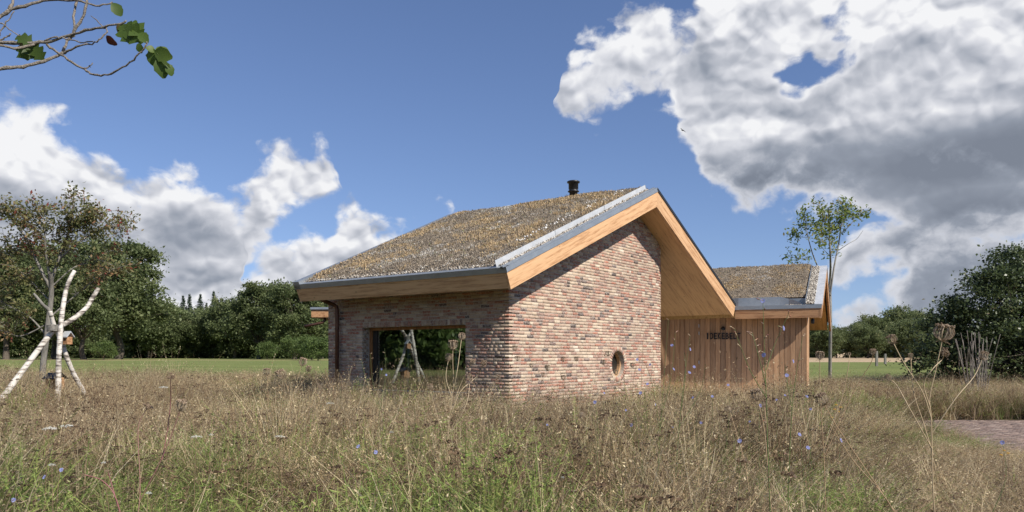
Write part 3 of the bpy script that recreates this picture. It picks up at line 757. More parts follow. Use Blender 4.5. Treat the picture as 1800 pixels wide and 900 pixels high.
# bigger dry grass clumps growing on the roof, and the white stones lying in a line
def roof_z(t, s): return min(zl(t), zr(t)) + .12
b = MB(); r_ = random.Random(4)
for (px, py) in ((945, 397), (925, 408), (905, 433), (952, 392), (978, 378), (875, 440), (800, 415), (720, 440), (690, 452), (640, 470), (860, 432), (1010, 375), (935, 365), (990, 368), (770, 430), (905, 372)):
    # find the roof point under that pixel
    best = None
    for i in range(60):
        for j in range(40):
            t = EAVE_T + .2 + i * .09; s = VERGE_S + .35 + j * .13
            p = H(t, s, zl(t) + .11); qx, qy = 900 + p.x / p.y * F_PX, HORIZON - (p.z - CAM_Z) / p.y * F_PX
            e = (qx - px) ** 2 + (qy - py) ** 2
            if best is None or e < best[0]: best = (e, p)
    c = best[1]
    for q in range(46):
        a = r_.uniform(0, 6.28); ln = r_.uniform(.06, .15); le = r_.uniform(.1, .8)
        o = Vector((r_.gauss(0, .045), r_.gauss(0, .045), 0)); d = Vector((math.cos(a) * le, math.sin(a) * le, 1)).normalized()
        p = Vector((-math.sin(a), math.cos(a), 0)) * .005
        b.add([c + o - p, c + o + p, c + o + d * ln], [(0, 1, 2)], r_.uniform(.60, .76))
g_ = b.build('dry_grass_clumps', M['sedum_tufts'], deck); g_['kind'] = 'stuff'
def stones_place(a, b_):
    t = EAVE_T + 1.3 + 4.0 * a; return tuple(H(t + (b_ - .5) * .1, VERGE_S + .68 + random.gauss(0, .05), zl(t) + .125))
pebbles('white_stones', 70, stones_place, .014, .030, M['gravel_white'] if 'gravel_white' in M else M['gravel'], deck)

# flue
c = H(RIDGE_T - .05, VERGE_S + 2.13, 5.36)
b = MB(); b.lathe(c, [(.095, -.1), (.095, .12), (.13, .13), (.135, .15), (.105, .16), (.105, .19), (.115, .2), (.115, .335), (.15, .345), (.152, .375), (.12, .39), (.02, .395)], 20)
b.build('flue', M['black'], house, True)

# ---- the big window
win = MB(); fr_t = .20
for a_, z_ in (((WIN_S0 - .0, WIN_S0 + .06), (WIN_Z0, WIN_Z1)), ((WIN_S1 - .07, WIN_S1), (WIN_Z0, WIN_Z1)), ((WIN_S0 + .06, WIN_S1 - .07), (WIN_Z1 - .055, WIN_Z1)), ((WIN_S0 + .06, WIN_S1 - .07), (WIN_Z0, WIN_Z0 + .05))):
    win.box((fr_t, a_[0], z_[0]), (fr_t + .09, a_[1], z_[1]), .4, H)
window = win.build('window', M['frame_wood'], house)
for a_, b_ in ((WIN_S1 - .20, WIN_S1 - .07), (WIN_S0 + .06, WIN_S0 + .10)):
    b = MB(); b.box((fr_t + .03, a_, WIN_Z0 + .05), (fr_t + .08, b_, WIN_Z1 - .055), .5, H); b.build('sash', M['lining'], window)
b = MB(); b.add([H(fr_t + .045, WIN_S0 + .10, WIN_Z0 + .05), H(fr_t + .045, WIN_S1 - .20, WIN_Z0 + .05), H(fr_t + .045, WIN_S1 - .20, WIN_Z1 - .055), H(fr_t + .045, WIN_S0 + .10, WIN_Z1 - .055)], [(0, 1, 2, 3)])
b.build('pane', M['glass'], window)
b = MB(); b.box((-.035, WIN_S0 - .03, WIN_Z0 - .008), (fr_t, WIN_S1 + .02, WIN_Z0 + .012), .5, H)
b.build('sill', M['zinc'], window)
# the room behind it
room = MB()
room.box((4.4, .3, .25), (4.5, 4.6, 2.62), .5, H); room.box((.30, 4.62, .25), (4.4, 4.68, 2.62), .5, H); room.box((.30, .32, .25), (4.4, .38, 2.62), .5, H)
room.box((.30, .38, 2.56), (4.4, 4.62, 2.60), .5, H)
room.box((.31, .38, .25), (.36, WIN_S0, 2.56), .5, H); room.box((.31, WIN_S1, .25), (.36, 4.62, 2.56), .5, H); room.box((.31, WIN_S0, WIN_Z1 + .02), (.36, WIN_S1, 2.56), .5, H); room.box((.31, WIN_S0, .25), (.36, WIN_S1, WIN_Z0 - .02), .5, H)
room.build('inner_wall', M['plaster'], house)
b = MB(); b.box((.30, .38, .20), (4.4, 4.62, .25), .5, H); b.build('inner_floor', M['inner_floor'], house)
for t_, s_, w_ in ((.7, 3.12, .035), (.75, 1.85, .04), (1.2, 1.62, .05)):
    b = MB(); b.box((t_, s_, .25), (t_ + .06, s_ + w_, 2.56), .5, H); b.build('inner_post', M['zinc_light'], house)

# ---- porthole
b = MB(); NP = 40
for i in range(NP):
    a0_, a1_ = 2 * math.pi * i / NP, 2 * math.pi * (i + 1) / NP
    for r0, r1, s0, s1 in ((RND_R, RND_R - .035, .10, .20),):
        c0, s0_, c1, s1_ = math.cos(a0_), math.sin(a0_), math.cos(a1_), math.sin(a1_)
        b.hexa([H(RND_T + r1 * c0, s0, RND_Z + r1 * s0_), H(RND_T + r1 * c1, s0, RND_Z + r1 * s1_), H(RND_T + r1 * c1, s1, RND_Z + r1 * s1_), H(RND_T + r1 * c0, s1, RND_Z + r1 * s0_),
                H(RND_T + r0 * c0, s0, RND_Z + r0 * s0_), H(RND_T + r0 * c1, s0, RND_Z + r0 * s1_), H(RND_T + r0 * c1, s1, RND_Z + r0 * s1_), H(RND_T + r0 * c0, s1, RND_Z + r0 * s0_)])
port = b.build('porthole', M['fascia_eave'], house)
b = MB(); b.add([H(RND_T + (RND_R - .03) * math.cos(2 * math.pi * i / NP), .17, RND_Z + (RND_R - .03) * math.sin(2 * math.pi * i / NP)) for i in range(NP)], [tuple(range(NP))]); b.build('pane', M['dark_glass'], port)
b = MB(); b.box((RND_T - .5, .23, RND_Z - .5), (RND_T + .38, .27, RND_Z + .5), .5, H); b.build('dark_backing', M['lining'], port)  # dark sheet added behind the pane, stands in for the unlit room

# ---- rainwater pipe on the window wall, and the gutter spout of the rear wing
b = MB(); ps = 4.43
pts = [H(-.36, ps + .20, 2.86), H(-.34, ps + .19, 2.80), H(-.14, ps + .045, 2.70), H(-.095, ps + .01, 2.66), H(-.085, ps, 2.58), H(-.085, ps, .15)]
b.tube(pts, .042, 12, caps=True); pipe = b.build('rainwater_pipe', M['copper'], house, True)
for z_ in (2.2, .75):
    q = MB(); q.lathe(H(-.085, ps, z_), [(.046, -.018), (.05, -.015), (.05, .015), (.046, .018)], 12); q.build('pipe_clip', M['copper'], pipe)
b = MB()
b.box((-5.52, 21.9, 2.70), (-1.0, 27.0, 2.92)); rear = b.build('rear_eave', M['fascia_wing'], house)
b = MB(); b.box((-5.54, 21.86, 2.915), (-1.0, 27.0, 2.975)); b.build('rear_flashing', M['zinc'], house)
b = MB(); b.box((-4.6, 22.6, .1), (-1.0, 26.4, 2.71)); b.build('rear_wall', M['mortar'], house)
b = MB(); b.tube([(-5.18, 22.05, 2.70), (-5.18, 22.04, 2.62), (-5.24, 22.02, 2.56), (-5.40, 21.99, 2.52), (-5.72, 21.95, 2.45)], .038, 10); b.build('spout', M['copper'], house, True)

# ---- the timber wing beyond the porch
S_PT = Vector((5.987, 21.33)); Q_PT = S_PT - U2 * 2.093
def W(u, t, z):
    """wing frame: u along its eave (leftwards), t into the wing"""
    return Vector((Q_PT.x + u * U2.x + t * K2.x, Q_PT.y + u * U2.y + t * K2.y, z))
WE, WR, WF = 2.955, 4.27, 2.80
def wza(t): return WE + (WR - WE) / 3.1 * t
def wzb(t): return WR - (WR - WF) / 3.4 * (t - 3.1)
EK = .223
def eav(u): return max(0.0, (u - 2.093) * EK)
UL = 7.5
def wing_prism(name, prof, u0, u1, mat, parent=house):
    b = MB(); n = len(prof); us = [u0] + ([2.093] if u0 < 2.093 < u1 else []) + [u1]; base_ = []
    for u in us:
        base_.append(len(b.v)); e = eav(u)
        for t, z in prof:
            f = max(0.0, 1 - t / 3.1); b.v.append(tuple(W(u, t + e * f, z))); b.t.append(.5)
    for a_, c_ in zip(base_[:-1], base_[1:]):
        b.f += [(a_ + i, c_ + i, c_ + (i + 1) % n, a_ + (i + 1) % n) for i in range(n)]
    b.f.append(tuple(base_[0] + i for i in range(n))); b.f.append(tuple(base_[-1] + i for i in reversed(range(n))))
    return b.build(name, mat, parent)
wroof = wing_prism('wing_roof', [(.05, 2.90), (.55, 2.90), (.55, wza(.55) - .05), (3.1, WR - .05), (6.5, WF - .05), (6.42, WF - .30), (3.1, WR - .36), (.10, WE - .29)], .05, UL, M['soffit_wing'])
wing_prism('box_gutter', [(.02, 2.905), (.54, 2.905), (.54, 2.93), (.02, 2.93)], .36, UL, M['membrane'])
# upstand between gutter and planting, swept round to the verge at its end
b = MB(); pts = [W(.42, .26, 2.94), W(.50, .36, 2.94), W(.62, .44, 2.94), W(.78, .495, 2.94), W(1.0, .51, 2.94), W(2.09, .51, 2.94), W(3.6, .51 + eav(3.6), 2.94)]
for p, q in zip(pts[:-1], pts[1:]):
    h0 = .06 + .22 * min(1, max(0, (pts.index(p)) / 4)); h1 = .06 + .22 * min(1, (pts.index(q)) / 4)
    b.hexa([p, q, q + Vector((.01, .02, 0)), p + Vector((.01, .02, 0)), p + Vector((0, .01, h0)), q + Vector((0, .01, h1)), q + Vector((.01, .03, h1)), p + Vector((.01, .03, h0))])
b.build('gutter_upstand', M['zinc'], house)
b = MB(); b.hexa([W(.04, .535, 2.91), W(1.4, .535, 2.91), W(1.4, .547, 2.91), W(.04, .547, 2.91), W(.04, .535, wza(.55) - .02), W(1.4, .535, wza(.55) - .02), W(1.4, .547, wza(.55) - .02), W(.04, .547, wza(.55) - .02)]); b.build('gutter_back', M['zinc'], house)
b = MB(); b.box((.0, .0, 2.625), (2.11, .048, 2.875), .5, W); b.build('wing_fascia', M['fascia_wing'], house)
b = MB(); b.box((-.055, -.004, 2.61), (-.002, .052, 2.88), .25, W); b.build('end_block', M['fascia_wing'], house)
b = MB(); b.box((-.06, -.016, 2.865), (2.3, -.001, 2.965), .5, W); b.box((-.06, -.001, 2.935), (2.3, .09, 2.965), .5, W); b.build('wing_flashing', M['zinc'], house)
def wslope(u0, u1, t0, t1, d0, d1, zf, name, mat, tint=.5):
    b = MB(); b.hexa([W(u0, t0, zf(t0) + d0), W(u1, t0, zf(t0) + d0), W(u1, t1, zf(t1) + d0), W(u0, t1, zf(t1) + d0), W(u0, t0, zf(t0) + d1), W(u1, t0, zf(t0) + d1), W(u1, t1, zf(t1) + d1), W(u0, t1, zf(t1) + d1)], tint)
    return b.build(name, mat, house)
wslope(-.06, -.003, .055, 3.1, -.34, -.045, wza, 'wing_fascia', M['fascia_wing'], .5)
wslope(-.06, -.003, 3.1, 6.5, -.34, -.03, wzb, 'wing_fascia', M['fascia_wing'], .7)
wslope(-.075, .12, .02, 3.1, -.03, .016, wza, 'wing_verge', M['zinc_light'])
wslope(-.075, .10, 3.1, 6.52, -.03, .016, wzb, 'wing_verge', M['zinc'])
wslope(.335, .345, .1, 3.1, -.05, .10, wza, 'gravel_stop', M['zinc'])
pebbles('gravel', 1900, lambda a, b_: tuple(W(.125 + b_ * .205, .06 + a * 3.0, wza(.06 + a * 3.0) + random.uniform(-.01, .03))), .014, .028, M['gravel'], house)
pebbles('gravel', 260, lambda a, b_: tuple(W(.36 + a * .5, .08 + b_ * (.25 + .2 * a), 2.95 + random.uniform(0, .02))), .014, .028, M['gravel'], house)
def frameW(u, t, z): return np.stack([Q_PT.x + u * U2.x + t * K2.x, Q_PT.y + u * U2.y + t * K2.y, z], -1)
sedum_roof(lambda t, s, z: frameW(s, t, z), wza, wzb, .57, 6.3, lambda t: np.full_like(t, .345), lambda t: np.full_like(t, UL - .1), 63, 26000, wroof, rise=.15)

# larch cladding: single boards with open joints on a dark lining
WALL_T, WALL_U0, WALL_TOP = .55, .335, 2.80
b = MB(); b.box((WALL_U0 + .03, WALL_T + .03, .15), (7.0, WALL_T + .08, WALL_TOP), .5, W); cladding = b.build('timber_wall', M['lining'], house)
unit = {}
u = WALL_U0; k = 0; BW = .1405
while u < 6.6:
    t_ = random.random(); key = random.randrange(10)
    if key not in unit:
        q = MB(); q.hexa([Vector(p) for p in ((0, 0, 0), (1, 0, 0), (1, 1, 0), (0, 1, 0), (0, 0, 1), (1, 0, 1), (1, 1, 1), (0, 1, 1))], key / 9.0); me = q.mesh('board'); me.materials.append(M['board']); unit[key] = me
    o = link('board', unit[key], cladding)
    X = Vector((U2.x, U2.y, 0)) * (BW - .010); Yv = Vector((K2.x, K2.y, 0)) * .022; c = W(u, WALL_T + random.uniform(0, .006), .15); Z = Vector((0, 0, WALL_TOP - .15 - .055))
    o.matrix_local = Matrix(((X.x, Yv.x, Z.x, c.x), (X.y, Yv.y, Z.y, c.y), (X.z, Yv.z, Z.z, c.z), (0, 0, 0, 1)))
    u += BW; k += 1
b = MB(); b.box((WALL_U0, WALL_T - .012, WALL_TOP - .05), (6.6, WALL_T + .03, WALL_TOP + .03), .2, W); b.build('head_board', M['fascia_wing'], cladding)
b = MB(); t = WALL_T
while t < 6.1:
    e = .09 * max(0.0, t - 1.25); b.box((WALL_U0 - .012 + e, t, .15), (WALL_U0 + .012 + e, t + .132, min(wza(t), wzb(t)) - .30), random.random(), W); t += .1405
b.build('gable_cladding', M['board'], house)
b = MB(); b.box((6.6, WALL_T - 3.0, .15), (6.7, WALL_T + .1, 3.2), .3, W); b.build('porch_end_wall', M['board'], house)
b = MB(); b.box((.30, -2.0, .16), (6.6, WALL_T, .225), .5, W); b.build('porch_floor', M['membrane'], house)
# name, camera dome, hinges, downlights
def wall_px(px, py, off=-.012):
    """point on the timber wall under a photo pixel"""
    d = Vector(((px - 900) / F_PX, 1.0)); p0 = Q_PT + K2 * (WALL_T + off)
    # solve s*d = p0 + u*U2
    det = d.x * -U2.y + U2.x * d.y
    s = (p0.x * -U2.y + U2.x * p0.y) / det
    return Vector((d.x * s, s, CAM_Z + (HORIZON - py) / F_PX * s)), ((d * s) - p0).dot(U2)
cv = {}
text = 'IDEKEBELT'
px0, px1 = 1240.5, 1302.5
wl = (px1 - px0) / len(text)
sign = empty('house_name', wall_px(1271, 597)[0], 'black metal letters spelling the house name on the timber wall', 'sign')
for i, ch in enumerate(text):
    cu = bpy.data.curves.new('letter', 'FONT'); cu.body = ch; cu.size = 1.0; cu.extrude = .05; cu.offset = .012
    tmp = bpy.data.objects.new('letter', cu); COL.objects.link(tmp)
    dg = bpy.context.evaluated_depsgraph_get(); me = bpy.data.meshes.new_from_object(tmp.evaluated_get(dg)); bpy.data.objects.remove(tmp)
    me.name = 'letter'
    n = len(me.vertices); co = np.zeros(n * 3); me.vertices.foreach_get('co', co); co = co.reshape(-1, 3)
    mn, mx = co.min(0), co.max(0)
    pa, ua = wall_px(px0 + wl * i + .5, 596.3, -.022); pb, ub = wall_px(px0 + wl * (i + 1) - .9, 596.3, -.022)
    if ch in 'I': mid = (pa + pb) / 2; hw = (pb - pa) * .22; pa, pb = mid - hw, mid + hw
    pt, _ = wall_px(px0 + wl * i + .5, 585.2, -.022); hh = pt.z - pa.z
    q = np.zeros_like(co)
    fx = (co[:, 0] - mn[0]) / max(mx[0] - mn[0], 1e-6); fy = (co[:, 1] - mn[1]) / max(mx[1] - mn[1], 1e-6); fz = (co[:, 2] - mn[2]) / max(mx[2] - mn[2], 1e-6)
    q[:, 0] = pa.x + (pb.x - pa.x) * fx + K2.x * .02 * (1 - fz); q[:, 1] = pa.y + (pb.y - pa.y) * fx + K2.y * .02 * (1 - fz); q[:, 2] = pa.z + hh * fy
    me.vertices.foreach_set('co', q.ravel()); me.update(); me.materials.clear()
    o = link('letter', me, sign, M['black'])
c, _ = wall_px(1271, 577.5, -.02)
b = MB(); b.lathe((0, 0, 0), [(.055, 0), (.058, .012), (.05, .03), (.03, .045), (.005, .05)], 16)
o = b.build('wall_camera', M['black'], None, True); o.rotation_euler = (R(78), 0, 0); o.location = c; tag(o, 'small black dome camera fixed above the house name letters', 'camera')
for py in (573, 586, 637):
    c, _ = wall_px(1228.5, py, -.02); q = MB(); q.tube([c - Vector((0, 0, .045)), c + Vector((0, 0, .045))], .012, 8); q.build('hinge', M['steel'], cladding)
c = W(.18, .38, 2.60); b = MB(); b.lathe((c.x, c.y, c.z - .12), [(.03, 0), (.045, .01), (.045, .10), (.03, .14)], 12)
o = b.build('eave_lamp', M['black'], None, True); tag(o, 'small black lamp hanging under the timber wing eave corner', 'lamp')
for t_, s_ in ((7.6, .75), (8.2, 2.0)):
    c = H(t_, s_, zr(t_, SOFFIT_D + .02)); q = MB(); q.lathe((c.x, c.y, c.z), [(.045, -.012), (.045, .02), (.02, .02)], 14); q.build('downlight', M['black'], deck)
# ------------------------------------------------------------------ land
def build_ground():
    xs = np.concatenate([-np.geomspace(2500, 60, 26), np.linspace(-56, 56, 57), np.geomspace(60, 2500, 26)])
    ys = np.concatenate([-np.geomspace(2500, 60, 20), np.linspace(-56, 120, 90), np.geomspace(124, 2500, 26)])
    X, Yy = np.meshgrid(xs, ys, indexing='ij'); Z = ground(X, Yy)
    idx = np.arange(X.size).reshape(X.shape)
    q = np.stack([idx[:-1, :-1], idx[1:, :-1], idx[1:, 1:], idx[:-1, 1:]], -1).reshape(-1, 4)
    a = NT('ground'); p = a.pos(); sp = a.n('ShaderNodeSeparateXYZ'); a.put(sp.inputs[0], p)
    n = a.noise(p, .35, 6, .65); n2 = a.noise(p, 6, 5, .7); n3 = a.noise(p, .03, 3, .5)
    field = a.ramp(a.m('MULTIPLY_ADD', n2, .4, a.m('MULTIPLY', n, .6)), [(.3, (.125, .155, .055)), (.5, (.16, .19, .07)), (.7, (.20, .215, .09))])
    soil = a.ramp(n2, [(.3, (.06, .052, .03)), (.7, (.15, .125, .07))])
    stub = a.ramp(n2, [(.3, (.36, .27, .18)), (.7, (.50, .39, .27))])
    d = a.n('ShaderNodeVectorMath', operation='LENGTH'); a.put(d.inputs[0], p)
    near = a.m('SUBTRACT', 1.0, a.m('MULTIPLY', a.m('SUBTRACT', a.m('MULTIPLY_ADD', n, 4.0, d.outputs['Value']), 36.0), .25), clamp=True)
    col = a.mix(near, field, soil)
    # stubble field beyond the meadow on the right
    right = a.m('MULTIPLY', a.m('SUBTRACT', sp.outputs[0], 16.0), .5, clamp=True); farm = a.m('MULTIPLY', a.m('SUBTRACT', sp.outputs[1], 64.0), .5, clamp=True)
    col = a.mix(a.m('MULTIPLY', right, farm), col, stub)
    # rank dry grass along the edge of the wood, mown stripes in the field
    edge = a.m('MULTIPLY', a.m('SUBTRACT', 1.0, a.m('MULTIPLY', a.m('ABSOLUTE', a.m('SUBTRACT', a.m('MULTIPLY_ADD', n3, 40.0, sp.outputs[1]), 116.0)), .11), clamp=True), a.m('MULTIPLY_ADD', n, 2.6, -.5, clamp=True))
    col = a.mix(edge, col, (.34, .27, .16))
    wear = a.noise(a.mapping(p, (.05, .25, .1)), 1.0, 4, .6); col = a.mix(1.0, col, a.ramp(wear, [(.35, (.86, .88, .84)), (.65, (1.12, 1.08, 1.04))]), 'MULTIPLY')
    a.pbr(col, 1.0, normal=a.bump(n2, .05, .6), spec=.05)
    o = link('ground', npmesh('ground', np.stack([X, Yy, Z], -1).reshape(-1, 3), q, smooth=True), None, a.mat); o['kind'] = 'structure'
build_ground()
# ------------------------------------------------------------------ trees
def leaf_cards(centres, size, r, flat=.35, per=1, aspect=.62):
    """small folded leaves (two triangles) at the given points, random attitude"""
    n = len(centres)
    a = r.uniform(0, 2 * np.pi, n); tilt = r.normal(0, .7, n); roll = r.normal(0, .7, n)
    d = np.stack([np.cos(a) * np.cos(tilt), np.sin(a) * np.cos(tilt), np.sin(tilt)], -1)
    side = np.cross(d, np.stack([np.zeros(n), np.zeros(n), np.ones(n)], -1)); side /= np.linalg.norm(side, axis=1)[:, None] + 1e-9
    up = np.cross(side, d)
    side = side * np.cos(roll)[:, None] + up * np.sin(roll)[:, None]
    s = (size * r.uniform(.6, 1.35, n))[:, None]
    bend = np.cross(d, side) * s * r.normal(0, .12, n)[:, None]
    v = np.stack([centres - d * s * .5, centres + side * s * aspect * .5 + bend, centres + d * s * .5, centres - side * s * aspect * .5 + bend], 1)
    return v.reshape(-1, 3), np.arange(n * 4).reshape(-1, 4)
def limb(b, p0, p1, r0, r1, rr, sag=.0, n=5, seg=6):
    p0, p1 = Vector(p0), Vector(p1); L_ = (p1 - p0).length; pts = []
    o1 = Vector((rr.gauss(0, .07), rr.gauss(0, .07), rr.gauss(0, .05) + sag)) * L_
    for i in range(n):
        u = i / (n - 1); pts.append(p0.lerp(p1, u) + o1 * math.sin(math.pi * u))
    b.tube(pts, [r0 + (r1 - r0) * (i / (n - 1)) ** .8 for i in range(n)], seg, caps=False)
    return pts
def broadleaf(seed, height, trunk_h, trunk_r, lobes, clumps, per, leaf, clump_r, dark=.25, lift=.0):
    """crown as leaf clumps on a cloud of lobes, carried by a forking trunk. returns (wood, leaves) meshes at the origin"""
    rr = random.Random(seed); r = np.random.default_rng(seed)
    wood = MB()
    lean = Vector((rr.gauss(0, .03), rr.gauss(0, .03), 0)) * height
    fork = Vector((0, 0, trunk_h)) + lean * .5
    limb(wood, (0, 0, -.3), fork, trunk_r * 1.25, trunk_r * .8, rr, n=6, seg=9)
    C_, T_ = [], []
    zmin = min(l[2] - l[5] for l in lobes); zmax = max(l[2] + l[5] for l in lobes)
    for (lx, ly, lz, rx, ry, rz) in lobes:
        tip = Vector((lx, ly, lz)) * .9 + Vector((0, 0, trunk_h * .1))
        br = limb(wood, fork, tip, trunk_r * .55, trunk_r * .16, rr, sag=-.06)
        k = max(3, int(clumps * rx * rz / sum(l[3] * l[5] for l in lobes)))
        for i in range(k):
            while True:
                q = np.array([rr.uniform(-1, 1), rr.uniform(-1, 1), rr.uniform(-1, 1)]); n_ = np.linalg.norm(q)
                if .05 < n_ <= 1: break
            q = q / n_ * (n_ ** .38)                    # mostly near the outside
            c = np.array([lx, ly, lz]) + q * np.array([rx, ry, rz])
            if i % 3 == 0: limb(wood, br[rr.randrange(2, 5)], c, trunk_r * .13, trunk_r * .03, rr, n=4, seg=4)
            m_ = int(per * rr.uniform(.6, 1.4)); cr = clump_r * rr.uniform(.7, 1.3)
            pts = r.normal(0, .48, (m_, 3)) * cr * np.array([1.15, 1.15, .72]) + c
            C_.append(pts)
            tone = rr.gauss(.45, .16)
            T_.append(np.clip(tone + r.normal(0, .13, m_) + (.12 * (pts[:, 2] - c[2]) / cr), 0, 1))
    C_ = np.concatenate(C_); T_ = np.concatenate(T_)
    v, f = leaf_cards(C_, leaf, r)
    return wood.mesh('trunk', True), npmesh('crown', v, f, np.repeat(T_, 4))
def place_tree(name, meshes, mats, loc, label, cat='tree', group=None, rz=0.0, sc=1.0, sz=None):
    o = empty(name, loc, label, cat, group)
    o.rotation_euler = (0, 0, rz); o.scale = (sc, sc, sz or sc)
    for nm, me, mt in zip(('trunk', 'crown'), meshes, mats):
        if me is None: continue
        if not me.materials: me.materials.append(M[mt])
        c = bpy.data.objects.new(nm, me); COL.objects.link(c); c.parent = o
    return o
def lobes_for(seed, w, h, z0, n):
    rr = random.Random(seed); out = []
    for i in range(n):
        a = 2.4 * i + rr.uniform(-.4, .4); u = (i + .5) / n
        z = z0 + h * (.25 + .62 * u); rad = w * .5 * (1 - .75 * abs(u - .40)) * rr.uniform(.45, .75)
        out.append((math.cos(a) * rad, math.sin(a) * rad, z, w * rr.uniform(.20, .30), w * rr.uniform(.20, .30), h * rr.uniform(.16, .24)))
    out.append((0, 0, z0 + h * .80, w * .24, w * .24, h * .20))
    return out
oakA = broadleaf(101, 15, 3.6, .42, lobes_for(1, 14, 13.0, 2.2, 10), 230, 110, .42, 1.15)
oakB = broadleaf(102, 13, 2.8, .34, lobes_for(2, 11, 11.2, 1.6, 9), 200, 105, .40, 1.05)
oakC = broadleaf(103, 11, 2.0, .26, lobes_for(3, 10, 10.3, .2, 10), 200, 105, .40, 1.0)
def conifer(seed, h):
    rr = random.Random(seed); r = np.random.default_rng(seed); wood = MB(); wood.tube([(0, 0, -.3), (0, 0, h * .5), (0, 0, h)], [.22, .13, .02], 7)
    C_, T_ = [], []
    z = h * .15
    while z < h:
        w = (h - z) * .27 + .15
        for i in range(9):
            a = rr.uniform(0, 6.28); L_ = w * rr.uniform(.7, 1.15); m_ = int(18 + 26 * L_)
            u = r.random(m_) ** .7; p = np.stack([np.cos(a) * u * L_, np.sin(a) * u * L_, z - .25 * u * L_ + r.normal(0, .10, m_)], -1) + r.normal(0, .10, (m_, 3))
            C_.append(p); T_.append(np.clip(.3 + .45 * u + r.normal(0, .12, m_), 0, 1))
        z += h * .035
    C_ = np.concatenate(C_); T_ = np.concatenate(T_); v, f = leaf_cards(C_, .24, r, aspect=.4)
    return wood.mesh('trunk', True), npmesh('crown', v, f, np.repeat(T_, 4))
firA = conifer(5, 15.0)
bushA = broadleaf(111, 3, .5, .10, lobes_for(6, 4.2, 3.0, .1, 7), 70, 95, .17, .55)
bushB = broadleaf(112, 5, .6, .14, lobes_for(7, 6.5, 6.2, -1.3, 9), 130, 100, .22, .75)

def stand(px, Y, name, meshes, mats, label, cat='tree', group=None, rz=0.0, sc=1.0, sz=None):
    x = (px - 900) / F_PX * Y
    return place_tree(name, meshes, mats, (x, Y, gz(x, Y) - .05), label, cat, group, rz, sc, sz)
OK, DK, BU, CO = ('bark', 'oak'), ('bark', 'oak_dark'), ('bark', 'bushleaf'), ('bark', 'conifer')
# big oaks on the edge of the field, left
stand(205, 105, 'oak_tree', oakA, OK, 'tall broad oak with a thick trunk, right of the birch poles at the field edge', sc=1.02, rz=.4)
stand(95, 112, 'oak_tree', oakA, OK, 'wide dark oak behind the birch tripod at the field edge', rz=2.2, sc=1.02)
stand(10, 100, 'oak_tree', oakB, OK, 'dark oak at the left edge of the picture, behind the red-tinged tree', rz=1.0, sc=1.05)
stand(150, 98, 'oak_tree', oakB, OK, 'smaller oak with a bare forked trunk just right of the birch tripod', rz=3.0, sc=.92)
stand(455, 118, 'oak_tree', oakB, OK, 'rounded oak, left one of the pair left of the house eave', rz=.9, sc=.86)
stand(517, 112, 'oak_tree', oakB, OK, 'rounded oak, right one of the pair beside the house eave', rz=4.0, sc=.84)
stand(565, 120, 'oak_tree', oakC, OK, 'oak half hidden behind the left corner of the house', rz=2.5, sc=.85)
# belt of lower trees between and behind
belt = [(262, 135, .95, 'oak tree in the wood just right of the tallest oak'), (300, 140, .88, 'low leafy tree in the wood left of the fir tops'), (338, 150, .86, 'leafy tree in the wood below the leftmost fir tops'),
        (376, 140, .84, 'leafy tree in the wood below the tallest fir'), (412, 135, .92, 'leafy tree in the wood left of the pair of rounded oaks'), (490, 150, .84, 'leafy tree showing between the two rounded oaks'), (545, 150, .8, 'leafy tree in the wood right behind the rounded oak pair'),
        (50, 140, 1.1, 'leafy tree deep behind the birch tripod'), (-25, 130, 1.1, 'leafy tree cut by the left edge of the picture'), (600, 160, .9, 'leafy tree behind the window wall of the house'), (650, 150, .85, 'leafy tree hidden behind the left half of the house'), (700, 165, .95, 'leafy tree hidden behind the window'), (755, 155, .85, 'leafy tree hidden right of the window'), (815, 165, .9, 'leafy tree hidden behind the brick corner'), (880, 160, .8, 'leafy tree hidden behind the brick gable')]
for i, (px, Y, sc, lb) in enumerate(belt):
    stand(px, Y, 'leafy_tree', oakC, OK, lb, group='trees in the wood across the field', rz=i * 1.7, sc=sc)
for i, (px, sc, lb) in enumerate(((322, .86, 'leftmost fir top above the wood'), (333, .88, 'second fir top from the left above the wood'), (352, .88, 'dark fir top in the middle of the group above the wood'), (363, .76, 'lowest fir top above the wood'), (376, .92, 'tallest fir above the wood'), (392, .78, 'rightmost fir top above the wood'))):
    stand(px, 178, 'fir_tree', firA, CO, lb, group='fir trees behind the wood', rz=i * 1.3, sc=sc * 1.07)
# undergrowth along the field edge, one mass
def mass(name, label, cat, spots, meshes, mat):
    V, Fq, T = [], [], []; b0 = 0
    me = meshes[1]; n = len(me.vertices); co = np.zeros(n * 3, np.float32); me.vertices.foreach_get('co', co); co = co.reshape(-1, 3)
    tn = np.zeros(n, np.float32); me.attributes['tint'].data.foreach_get('value', tn); f = np.arange(n).reshape(-1, 4)
    keep = np.arange(0, n // 4, 3); idx = (keep[:, None] * 4 + np.arange(4)).ravel()
    for (x, y, s, rz) in spots:
        c, s_ = math.cos(rz), math.sin(rz); q = co[idx] * s * np.array([1.0, 1.0, 1.0]); cen = q.reshape(-1, 4, 3).mean(1, keepdims=True); q = ((q.reshape(-1, 4, 3) - cen) * 2.2 + cen).reshape(-1, 3)
        V.append(np.stack([q[:, 0] * c - q[:, 1] * s_ + x, q[:, 0] * s_ + q[:, 1] * c + y, q[:, 2] + gz(x, y)], -1)); T.append(tn[idx]); Fq.append(np.arange(len(idx)).reshape(-1, 4) + b0); b0 += len(idx)
    o = link(name, npmesh(name, np.concatenate(V), np.concatenate(Fq), np.concatenate(T)), None, M[mat]); tag(o, label, cat, kind='stuff'); return o
rr = random.Random(3)
